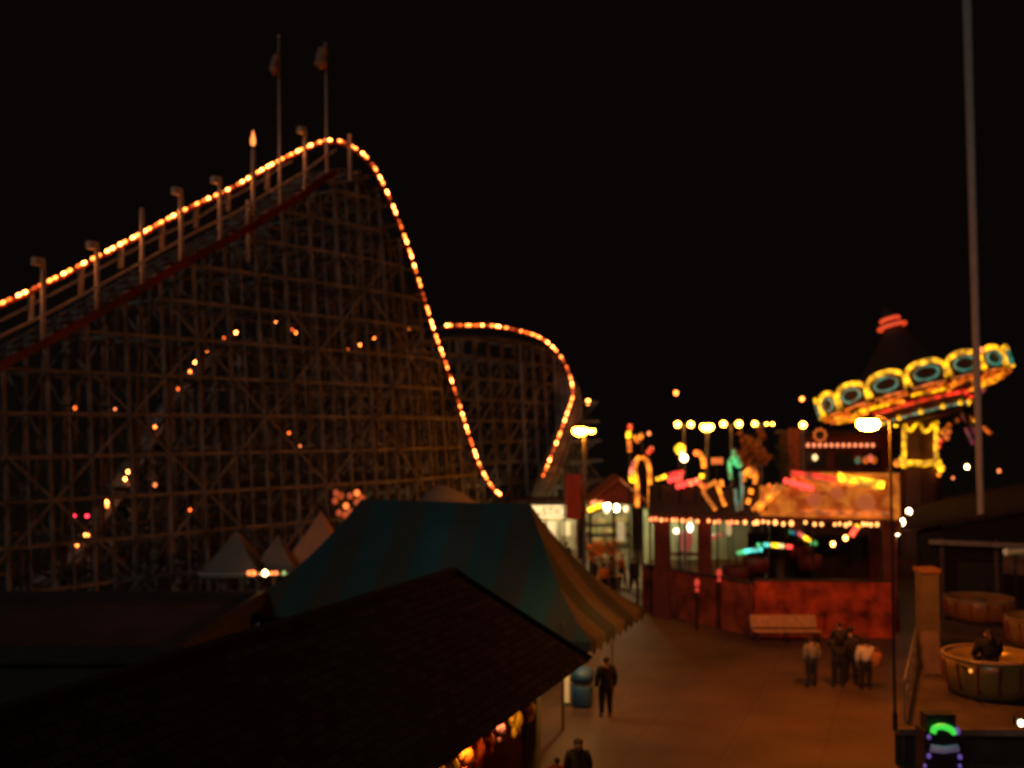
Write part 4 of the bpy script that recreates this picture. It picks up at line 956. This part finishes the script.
# central column with lit frame
cc = P(920, 450, 58); col = V(cc.x, SC.y, 0); tz = P(920, 424, 57).z; bz = P(920, 466, 57).z
MB().lathe(col, [(1.9, 0), (1.9, .8), (1.15, 1.0), (1.05, tz + .5)], 8, Matrix.Rotation(R(22.5), 3, 'Z')).build('column', mat('plum_column_paint', (.10, .035, .03), .5, .4, 1), swing)
yf = SC.y - 1.25
def cf(px, py): return P(px, py, yf)
m = MB(); m.tube([cf(904.5, 424), cf(904, 468)], .13); m.tube([cf(936, 424), cf(936, 468)], .13); m.tube([cf(901, 464), cf(912, 463), cf(925, 464), cf(940, 461)], .17)
wave = [(902, 421), (906, 427), (911, 431), (915, 425), (920, 424), (924, 431), (929, 430), (933, 424), (938, 422)]
m.tube(smooth_path([cf(*p) for p in wave], 5), .10, 7); m.build('column_frame_tube', TY, swing, True)
m = MB()
for px in (904.5, 920, 936): m.bar(cf(px, 426), V(cf(px, 426).x, SC.y - .8, cf(px, 426).z), .08); m.bar(cf(px, 464), V(cf(px, 464).x, SC.y - .8, cf(px, 464).z), .08)
m.build('frame_bracket', DARKM, swing)
for x, y, mt, r in ((897, 463, TA, .2), (902, 458, TY, .15), (941, 468, TYB, .2), (939, 474, TA, .14), (943, 432, TO, .17), (947, 437, TO, .17), (941, 440, TR, .15), (949, 431, TO, .16), (891, 419, TYB, .17), (896, 424, TYB, .16), (939, 446, TR, .13)):
    bulb(swing, cf(x, y), r, mt, 'column_bulb')
m = MB(); m.bar(cf(897, 463), cf(943, 468), .08); m.bar(cf(940, 462), cf(939, 475), .08); m.bar(cf(889, 419), cf(949, 431), .08); m.bar(cf(939, 446), cf(943, 430), .08); m.bar(cf(949, 431), cf(947, 438), .08); m.build('bulb_carrier', DARKM, swing)
# struts with lit tubes to the right of the column
for a, b, mt in (((967, 412), (978, 423), TO), ((976, 421), (991, 434), TO), ((962, 414), (978, 436), glow('tube_plum', (.5, .03, .12), .18)), ((955, 418), (958, 422), TO), ((966, 404), (972, 396), TR), ((974, 400), (985, 388), glow('tube_plum', (.5, .03, .12), .18)), ((950, 424), (945, 430), TO), ((966, 428), (973, 444), glow('tube_plum', (.5, .03, .12), .18))):
    MB().tube([P(a[0], a[1], 57.5), P(b[0], b[1], 57.5)], .12, 7).build('strut_tube', mt, swing, True)
m = MB()
for b in ((991, 434), (978, 436), (973, 444)): m.bar(sw(2.3, 1.2, -1.9), P(b[0], b[1], 57.7), .12)
m.bar(sw(2.3, 1.2, -1.9), P(985, 388, 57.7), .1); m.bar(sw(2.3, 1.2, -1.9), P(945, 430, 57.7), .1)
m.build('strut', DARKM, swing); bulb(swing, P(977, 420, 57.3), .17, TYB, 'strut_bulb'); bulb(swing, P(980.5, 350, 57.2 - 5), .14, SALMON, 'rim_bulb')

# ------------------------------------------------------------------ cup ride platform at the right
pc = V(9.72, 25.6, 0); D2 = V(.41, .912, 0).normalized(); S2 = V(D2.y, -D2.x, 0)
plat = thing('ride_platform', 'dark raised ride platform with railings at the lower right', 'platform', (pc.x + 4, pc.y + 6, 0))
c4 = [pc + V(0, 0, .78), pc + V(14, -.4, .78), pc + V(14, -.4, .78) + D2 * 16, pc + D2 * 16 + V(0, 0, .78)]
MB().slab(c4, (0, 0, .12)).build('deck', mat('scuffed_deck_boards', (.065, .05, .04), .7, .5, 1.2), plat)
m = MB()
for a, b in ((0, 1), (3, 0)): m.slab([c4[a] + (S2 if a else V(0, 1, 0)) * .12, c4[b] + (S2 if a else V(0, 1, 0)) * .12, V(c4[b].x, c4[b].y, 0) + (S2 if a else V(0, 1, 0)) * .12, V(c4[a].x, c4[a].y, 0) + (S2 if a else V(0, 1, 0)) * .12], (S2 if a else V(0, 1, 0)) * .06)
m.build('skirting', DARK, plat)
m = MB(); m.bar(c4[0] + V(0, -.06, .08), c4[1] + V(0, -.06, .08), .08, .16); m.build('front_edge_trim', mat('grey_edge_metal', (.28, .25, .22), .35, .2, 3, metal=.6), plat)
def railing(parent, a, b, h, n):
    for z in (h, h * .55): MB().tube([a + V(0, 0, z), b + V(0, 0, z)], .03, 6).build('rail', STEEL, parent)
    for k in range(n + 1): p = a.lerp(b, k / n); MB().tube([p, p + V(0, 0, h)], .03, 6).build('rail_post', STEEL, parent)
railing(plat, pc + S2 * .15 + D2 * .8 + V(0, 0, .9), pc + S2 * .15 + D2 * 15.8 + V(0, 0, .9), 1.05, 9)
# pillar and panel
a = P(928, 640, 33); t = thing('gate_pillar', 'square tan gate pillar with an ochre cap on the platform', 'pillar', (a.x, a.y, .9))
MB().box((a.x, a.y, 2.35), (.56, .56, 2.9)).box((a.x, a.y, 1.05), (.7, .7, .3)).build('shaft', TAN, t); MB().box((a.x, a.y, 3.86), (.66, .66, .14)).build('cap', mat('ochre_cap', (.3, .14, .04), .7), t)
a = P(934, 650, 31); t = thing('queue_panel', 'pale leaning panel in front of the tan pillar', 'panel', (a.x, a.y, .9))
MB().slab([(a.x - .28, a.y, .95), (a.x + .3, a.y, .95), (a.x + .22, a.y + .25, 2.2), (a.x - .3, a.y + .25, 2.2)], (0, .04, 0)).build('board', mat('dusty_tan_panel', (.17, .115, .075), .7), t)
MB().bar((a.x, a.y + .3, 2.0), (a.x, a.y + .7, .92), .05).build('stay', DARKM, t)
def cup(label, px, py, Y, rr, h, mt):
    c_ = P(px, py, Y); t = thing('spinning_cup', label, 'ride car', (c_.x, c_.y, .9), 'cups on the ride platform')
    MB().lathe((c_.x, c_.y, .9), [(rr * .72, 0), (rr * .82, .08), (rr * .94, h * .35), (rr * .99, h * .75), (rr, h), (rr * .93, h), (rr * .88, h * .75), (rr * .75, h * .4), (.05, h * .3)], 28).build('tub', mt, t, True)
    MB().tube([(c_.x + rr * .97 * math.cos(k * math.pi / 14), c_.y + rr * .97 * math.sin(k * math.pi / 14), .9 + h) for k in range(28)], .06, 8, True).build('rim', mat('cream_rim_paint', (.26, .19, .1), .35), t, True)
    MB().lathe((c_.x, c_.y, .9 + h * .3), [(.07, 0), (.06, h * .6), (.28, h * .62), (.28, h * .67), (.02, h * .68)], 14).build('turning_wheel', STEEL, t, True)
    for k in range(14):
        an = k * 2 * math.pi / 14; ca_, sa_ = math.cos(an), math.sin(an)
        MB().bar((c_.x + rr * .90 * ca_, c_.y + rr * .90 * sa_, .9 + h * .2), (c_.x + rr * 1.0 * ca_, c_.y + rr * 1.0 * sa_, .9 + h * .92), .05, .12).build('painted_rib', mat('dull_red_rib', (.2, .05, .03), .4), t)
    MB().lathe((c_.x, c_.y, .9 + h * .42), [(rr * .5, 0), (rr * .5, .06), (rr * .86, .06), (rr * .86, 0)], 20).build('seat_ring', MAROON, t)
    MB().lathe((c_.x, c_.y, .9), [(rr * .72, -.0), (rr * .72, .05), (rr * .6, .06)], 24).build('base', DARKM, t)
    return c_
cA = cup('nearest mustard yellow spinning cup with a dark haired rider', 990, 690, 29, 1.28, 1.1, MUSTARD)
cB = cup('farther orange rimmed spinning cup behind the occupied one', 980, 612, 40, 1.35, .85, mat('amber_gloss_paint', (.26, .12, .035), .3, .2, 2, bump=.03))
cup('half hidden spinning cup at the right edge of the platform', 1046, 640, 35, 1.3, 1.0, MUSTARD)
p = P(967, 669, 28.0); t = thing('cup_lamp', 'small orange lamp on the side of the mustard cup', 'lamp', p)
bulb(t, p + V(0, -.22, 0), .05, glow('cup_lamp', (1, .35, .04), 1.4), 'lens'); MB().tube([p + V(0, -.18, 0), p + V(0, .3, 0)], .04, 8).build('socket', DARKM, t)
# lights along the edge, pole, roofed hall
p = P(1019, 722, 25.2); t = thing('edge_lamp', 'single white lamp on the front edge of the platform at right', 'lamp', p)
bulb(t, p + V(0, -.1, 0), .07, glow('edge_lamp', (1, .78, .5), 9), 'lens'); MB().box(p + V(0, .06, 0), (.14, .18, .2)).build('housing', DARKM, t)
p = P(1006, 552, 38); t = thing('green_lamp', 'dim green lamp with a pale end at the right edge', 'lamp', (p.x, p.y, .9))
MB().tube([p, p + V(.9, 0, .02)], .12).build('tube', glow('dim_green', (.05, .35, .03), .035), t); bulb(t, p, .12, glow('pale_end', (.7, .6, .3), .15), 'end_cap'); MB().tube([(p.x + .4, p.y + .1, .9), p + V(.4, .1, 0)], .04).build('post', DARKM, t)
a = P(982, 560, 43); b = P(966, -30, 42.4); t = thing('tall_pole', 'very tall thin grey pole rising out of the picture at right', 'pole', (a.x, a.y, 0))
MB().tube([V(a.x + .03, a.y, .0), a, b], [.15, .14, .2]).build('shaft', mat('pale_grey_pole', (.55, .50, .46), .5, .1, 2), t, True)
MB().lathe((a.x + .03, a.y, .0), [(.44, 0), (.34, .06), (.2, .1)], 14).build('foot_plate', DARKM, t)
e0 = V(16.9, 43.4, 4.0); e1 = e0 + D2 * 17
hall = thing('low_hall', 'low dark hall with a reddish roof and four white eave lamps at the right', 'building', (e0.x + 6, e0.y + 6, 0))
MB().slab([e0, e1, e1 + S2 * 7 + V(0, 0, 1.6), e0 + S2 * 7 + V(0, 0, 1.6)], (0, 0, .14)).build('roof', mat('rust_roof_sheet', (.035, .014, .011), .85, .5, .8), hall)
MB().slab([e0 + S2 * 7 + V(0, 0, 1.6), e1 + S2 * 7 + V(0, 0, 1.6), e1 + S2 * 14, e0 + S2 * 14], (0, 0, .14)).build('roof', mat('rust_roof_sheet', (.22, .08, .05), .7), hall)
w0 = e0 + S2 * .5 + D2 * .5
MB().slab([V(w0.x, w0.y, 0), V(w0.x, w0.y, 3.9), w0 + D2 * 16 - V(0, 0, .1), V((w0 + D2 * 16).x, (w0 + D2 * 16).y, 0)], S2 * .14).build('side_wall', DARK, hall)
fw = w0 + S2 * 13; MB().slab([V(w0.x, w0.y, 0), V(fw.x, fw.y, 0), V(fw.x, fw.y, 3.9), e0 + S2 * 7 + D2 * .5 + V(0, 0, 1.55), V(w0.x, w0.y, 3.9)], D2 * .14).build('gable_wall', mat('near_black_wall', (.010, .008, .008), .9), hall)  # plain near-black wall colour
for k in range(3):
    c_ = w0 + S2 * (2.5 + 3.6 * k) - D2 * .04; MB().box((c_.x, c_.y, 1.8), (1.8, .08, 2.0), (S2, D2, V(0, 0, 1))).build('window', mat('dull_window', (.02, .02, .02), .3), hall)
m = MB(); m.bar(e0 + S2 * 1.0 - D2 * .05 - V(0, 0, .35), e0 + S2 * 5.2 - D2 * .05 - V(0, 0, .35), .07, .2); m.build('fascia_strip', STEEL, hall)
for k in range(6): c_ = w0 + S2 * (1.0 + 2.1 * k) - D2 * .12; MB().box((c_.x, c_.y, 1.9), (.14, .14, 3.8), (S2, D2, V(0, 0, 1))).build('post', mat('dull_brown_post', (.09, .06, .045), .7), hall)
c_ = w0 + S2 * 3.9 - D2 * .1; MB().box((c_.x, c_.y, 3.0), (1.1, .08, 1.2), (S2, D2, V(0, 0, 1))).build('notice_panel', mat('brown_panel', (.12, .07, .045), .7, .4), hall)
for px, py, Y, r in ((897, 532.5, 43.3, .12), (902, 522, 47.9, .15), (909, 511.5, 53.5, .15), (914.5, 505, 58.3, .15)):
    h = bulb(hall, P(px, py, Y), r, glow('eave_lamp', (1, .66, .36), 15), 'eave_lamp')
m = MB(); m.bar(P(897, 531, 43.35), P(914.5, 504, 58.4), .08); m.bar(P(897, 531, 43.35), e0 + V(0, 0, .07), .07); m.bar(P(914.5, 504, 58.4), e1 * .12 + e1 * .88 + V(0, 0, .05), .07); m.build('lamp_rail', DARKM, hall)

# glowing game cabinet in front of the platform
gx = P(943, 745, 24.3); cab = thing('light_up_game_cabinet', 'small game cabinet with a green lit arch and violet lamps at the lower right', 'game cabinet', (gx.x, gx.y, 0))
MB().box((gx.x, gx.y + .3, .62), (.86, .55, 1.24)).box((gx.x, gx.y + .3, .06), (.96, .65, .12)).build('body', mat('black_cabinet', (.02, .02, .03), .35), cab)
def gq(px, py): return P(px, py, gx.y - .02)
MB().tube(smooth_path([gq(933, 733), gq(935, 728), gq(942, 726.5), gq(950, 729), gq(955, 733)], 5), .075, 8).build('green_arch', TG, cab, True)
MB().tube([gq(931, 748), gq(943, 750), gq(958, 748)], .09, 8).build('lavender_panel', TL, cab, True)
for x, y, s_ in ((957, 731, 1.3), (929, 737, .8), (929, 756, .9), (960, 757, .9), (925, 766, .7), (960, 766, .7)): bulb(cab, gq(x, y), .065 * s_, TV, 'violet_lamp')
MB().box((gx.x, gx.y + .28, 1.42), (.7, .4, .38)).build('head_box', mat('black_cabinet', (.02, .02, .03), .35), cab)

# ------------------------------------------------------------------ bins and board by the stall corner
p = G(582, 706); t = thing('litter_bin', 'dark blue litter bin with a domed lid beside the stall corner', 'litter bin', (p.x, p.y, 0))
MB().lathe((p.x, p.y, 0), [(.30, 0), (.32, .05), (.35, .62), (.33, .66), (.05, .66)], 18).build('body', BLUEB, t, True)
MB().lathe((p.x, p.y, .64), [(.27, 0), (.27, .12)], 18).build('collar', mat('pale_collar', (.4, .34, .3), .5), t)
MB().lathe((p.x, p.y, .76), [(.36, 0), (.36, .22), (.30, .36), (.1, .44), (.02, .45)], 18).build('lid', BLUEB, t, True)
p = G(566, 704); t = thing('menu_board', 'narrow upright yellow lit board beside the blue bin', 'board', (p.x, p.y, 0))
MB().box((p.x, p.y, .60), (.22, .06, 1.1)).build('board', glow('yellow_lit_board', (1, .52, .12), .30), t); MB().box((p.x, p.y + .03, .025), (.26, .3, .05)).build('foot', DARKM, t)

# ------------------------------------------------------------------ people
SKIN = mat('skin', (.42, .26, .19), .6, .1, 5, bump=0)
def skin_mesh(name, verts, edges, radii, m, parent, root=0):
    me = bpy.data.meshes.new(name); o = bpy.data.objects.new(name, me); C.objects.link(o)
    me.from_pydata([tuple(v) for v in verts], edges, []); me.update()
    o.modifiers.new('skin', 'SKIN')
    for i, r in enumerate(radii): me.skin_vertices[0].data[i].radius = (r, r)
    me.skin_vertices[0].data[root].use_root = True
    sb = o.modifiers.new('smooth', 'SUBSURF'); sb.levels = 1; sb.render_levels = 1
    dg = bpy.context.evaluated_depsgraph_get(); me2 = bpy.data.meshes.new_from_object(o.evaluated_get(dg)); me2.name = name
    o.modifiers.clear(); o.data = me2; bpy.data.meshes.remove(me)
    me2.materials.clear(); me2.materials.append(m); me2.polygons.foreach_set('use_smooth', [True] * len(me2.polygons))
    o.parent = parent; return o
def person(label, pos, h, face_deg, top, legs_m, hair_m, pose='stand', coat=None, long_hair=False, z0=0.0, group=None, bulk=1.2):
    t = thing('person', label, 'person', (pos[0], pos[1], z0), group)
    a = R(face_deg); ca, sa = math.cos(a), math.sin(a)
    def q(x, y, z):
        if z < .84: x = x * (1 + (bulk - 1) * .7)
        return V((x * ca - y * sa) * h, (x * sa + y * ca) * h, z * h)
    vs = []; ed = []; rd = []; ix = {}
    def v(n, x, y, z, r, par=None):
        ix[n] = len(vs); vs.append(q(x, y, z)); rd.append(r * h)
        if par: ed.append((ix[par], ix[n]))
    seat = pose == 'seat'; dz = -.47 if seat else 0
    v('pelvis', 0, 0, .53 + dz, .075); v('waist', 0, 0, .63 + dz, .068, 'pelvis'); v('chest', 0, .005, .745 + dz, .085, 'waist'); v('nbase', 0, -.005, .83 + dz, .04, 'chest'); v('neck', 0, .005, .865 + dz, .034, 'nbase')
    v('jaw', 0, .018, .90 + dz, .046, 'neck'); v('skull', 0, .006, .945 + dz, .056, 'jaw'); v('crown', 0, 0, .98 + dz, .036, 'skull'); v('nose', 0, .078, .925 + dz, .009, 'jaw')
    for s_, n in ((-1, 'l'), (1, 'r')):
        v(n + 'ear', s_ * .062, 0, .935 + dz, .010, 'skull')
        v(n + 'sh', s_ * .105, 0, .81 + dz, .040, 'chest')
        st_ = .05 if (pose == 'walk') else 0
        fwd = .12 if seat or (pose == 'carry' and s_ > 0) else st_ * s_
        up = .28 if pose == 'hold' else 0
        v(n + 'el', s_ * .14, -.015 + fwd * .5 + up * .3, .655 + dz + up * .35, .030, n + 'sh')
        v(n + 'wr', s_ * (.135 - up * .25), .03 + fwd * 1.2 + up * .1, .50 + dz + (.08 if fwd > .1 else 0) + up * 1.1, .020, n + 'el'); hx, hy, hz = s_ * (.135 - up * .25), .042 + fwd * 1.3 + up * .1, .465 + dz + (.08 if fwd > .1 else 0) + up * 1.2
        v(n + 'hand', hx, hy, hz, .021, n + 'wr')
        sg = 1 if up else -1
        for k in range(4):
            v(n + 'k%d' % k, hx - s_ * .004, hy + (.016 - .011 * k), hz + sg * .022, .0075, n + 'hand'); v(n + 'f%d' % k, hx - s_ * .012, hy + (.018 - .012 * k), hz + sg * (.046 + .006 * (1 if k in (1, 2) else 0)), .006, n + 'k%d' % k)
        v(n + 'th', hx - s_ * .010, hy + .03, hz + sg * .012, .0075, n + 'hand')
        v(n + 'hip', s_ * .052, 0, .495 + dz, .060, 'pelvis')
        if seat:
            v(n + 'kn', s_ * .075, .24, .50 + dz, .044, n + 'hip'); v(n + 'an', s_ * .075, .25, .25 + dz, .027, n + 'kn'); v(n + 'toe', s_ * .075, .33, .22 + dz, .024, n + 'an')
        else:
            sp = .07 * s_ if pose == 'walk' else 0
            v(n + 'kn', s_ * .058, .015 + sp, .285, .043, n + 'hip'); v(n + 'an', s_ * .064, -.005 + sp * 1.2, .05, .027, n + 'kn'); v(n + 'toe', s_ * .075, .085 + sp * 1.2, .022, .022, n + 'an')
    skin_mesh('body', vs, ed, rd, SKIN, t)
    def sub(name, keys, f, m, parent=t, tweak=None):
        id2 = {k: i for i, k in enumerate(keys)}; inv = {i: k for k, i in ix.items()}
        e2 = [(id2[inv[a_]], id2[inv[b_]]) for a_, b_ in ed if inv[a_] in id2 and inv[b_] in id2]
        v2 = [vs[ix[k]] + (tweak(k) if tweak else V(0, 0, 0)) for k in keys]
        return skin_mesh(name, v2, e2, [rd[ix[k]] * f * (bulk if name == 'jacket' else 1 + (bulk - 1) * .6) + .008 for k in keys], m, parent)
    sub('trousers', ['pelvis', 'waist', 'lhip', 'rhip', 'lkn', 'rkn', 'lan', 'ran'], 1.14, legs_m)
    sub('jacket', ['pelvis', 'waist', 'chest', 'nbase', 'lsh', 'rsh', 'lel', 'rel', 'lwr', 'rwr'], 1.28, top)
    for n in 'lr': sub('shoe', [n + 'an', n + 'toe'], 1.25, mat('dark_shoes', (.03, .025, .025), .5, .1, 3))
    hd = vs[ix['skull']]; back = q(0, -1, 0) / h
    m = MB(); r_ = .066 * h
    m.ball(hd + V(0, 0, .022 * h) + back * .014 * h, r_, 12, 8, (1, 1.02, .92))
    if long_hair: m.tube([hd + back * .03 * h, hd + back * .06 * h - V(0, 0, .08 * h), hd + back * .085 * h - V(0, 0, .17 * h)], [.058 * h, .062 * h, .03 * h], 10)
    o = m.build('hair', hair_m, None, True); o.parent = t
    if coat:
        m = MB(); m.lathe((0, 0, 0), [(.215 * h, .40 * h), (.20 * h, .45 * h), (.15 * h, .60 * h), (.125 * h, .74 * h), (.10 * h, .81 * h), (.05 * h, .85 * h)], 16); o = m.build('coat', coat, None, True); o.parent = t
    return t
BLK = mat('black_cloth', (.018, .016, .018), .9, .2, 6); GRY = mat('grey_cloth', (.24, .23, .20), .9, .2, 6); NVY = mat('dark_denim', (.025, .028, .04), .9, .2, 6)
WHT = mat('pale_jacket', (.62, .58, .46), .8, .2, 6); BRN = mat('dark_brown_hair', (.03, .018, .012), .6, .2, 8); DGR = mat('dark_coat_cloth', (.035, .03, .028), .9, .2, 6); RDC = mat('red_cloth', (.28, .03, .03), .9, .2, 6); ORC = mat('orange_jacket_cloth', (.62, .20, .05), .8, .2, 6)
p = G(606, 717); person('person in black clothes standing alone by the blue bin', p, 1.74, 10, BLK, BLK, BRN)
p = G(812, 687); person('person in a grey jacket and dark trousers, left of the group by the bench', p, 1.66, 15, GRY, NVY, BRN, bulk=1.2)
p = G(839, 687.5); person('tall person in dark clothes carrying a child on the shoulders', p, 1.82, 0, DGR, BLK, BRN, 'hold', bulk=1.3)
person('child in a dark coat riding on the shoulders of the tall person', (p.x, p.y - .14), 1.28, 0, DGR, BLK, BRN, 'seat', z0=1.44, bulk=1.4)
pb = G(851, 683); person('person in dark clothes standing half hidden behind the tall one and the pale jacket', pb, 1.84, -20, DGR, BLK, BRN, bulk=1.4)
p3 = G(866, 690); person('person in a pale jacket with an orange bag, right of the group', p3, 1.66, -10, WHT, BLK, BRN, 'carry', bulk=1.2)
bp = V(p3.x + .32, p3.y - .05, 1.02)
t = thing('shopping_bag', 'orange and yellow bag held by the person in the pale jacket', 'bag', bp - V(0, 0, .24))
MB().lathe(bp - V(0, 0, .24), [(.14, 0), (.18, .04), (.2, .36), (.17, .42)], 10).build('sack', mat('orange_bag', (.45, .17, .04), .7), t, True)
MB().tube(smooth_path([bp + V(-.12, 0, .16), bp + V(-.05, 0, .34), bp + V(.05, 0, .34), bp + V(.12, 0, .16)], 4), .015, 6).build('handle', ORANGE, t)
p = P(578, 768, 22.3); person('woman with long dark hair in a flared black coat at the bottom edge', (p.x, p.y), 1.66, 5, BLK, BLK, BRN, 'walk', coat=BLK, long_hair=True)
p = P(557, 768, 22.7); person('small child in a red top beside the woman in the black coat', (p.x, p.y), 1.12, 5, RDC, NVY, BRN, 'walk')
p = G(604, 598); person('person in an orange jacket walking between marquee and pavilion', p, 1.7, 30, ORC, BLK, BRN, 'walk')
p = G(622, 586); person('person in an orange jacket farther back, near the maroon column', p, 1.7, -80, ORC, NVY, BRN, 'walk')
p = G(634, 592); person('person in dark clothes next to the farther orange jacket', p, 1.74, -60, BLK, BLK, BRN, 'walk')
p = G(594, 592); person('person in dark brown clothes at the edge of the marquee', p, 1.7, 60, DGR, BLK, BRN)
p = G(566, 572); person('person in dark clothes beside the snack stand counter', p, 1.72, 0, BLK, NVY, BRN)
p = G(611, 590); person('person in a brown coat walking behind the nearer orange jacket', p, 1.68, 100, mat('brown_coat', (.16, .07, .035), .9), BLK, BRN, 'walk')
person('dark haired rider sitting in the nearest mustard cup', (cA.x - .05, cA.y - .1), 1.74, 0, BLK, NVY, BRN, 'seat', z0=1.78, long_hair=True, bulk=1.6)
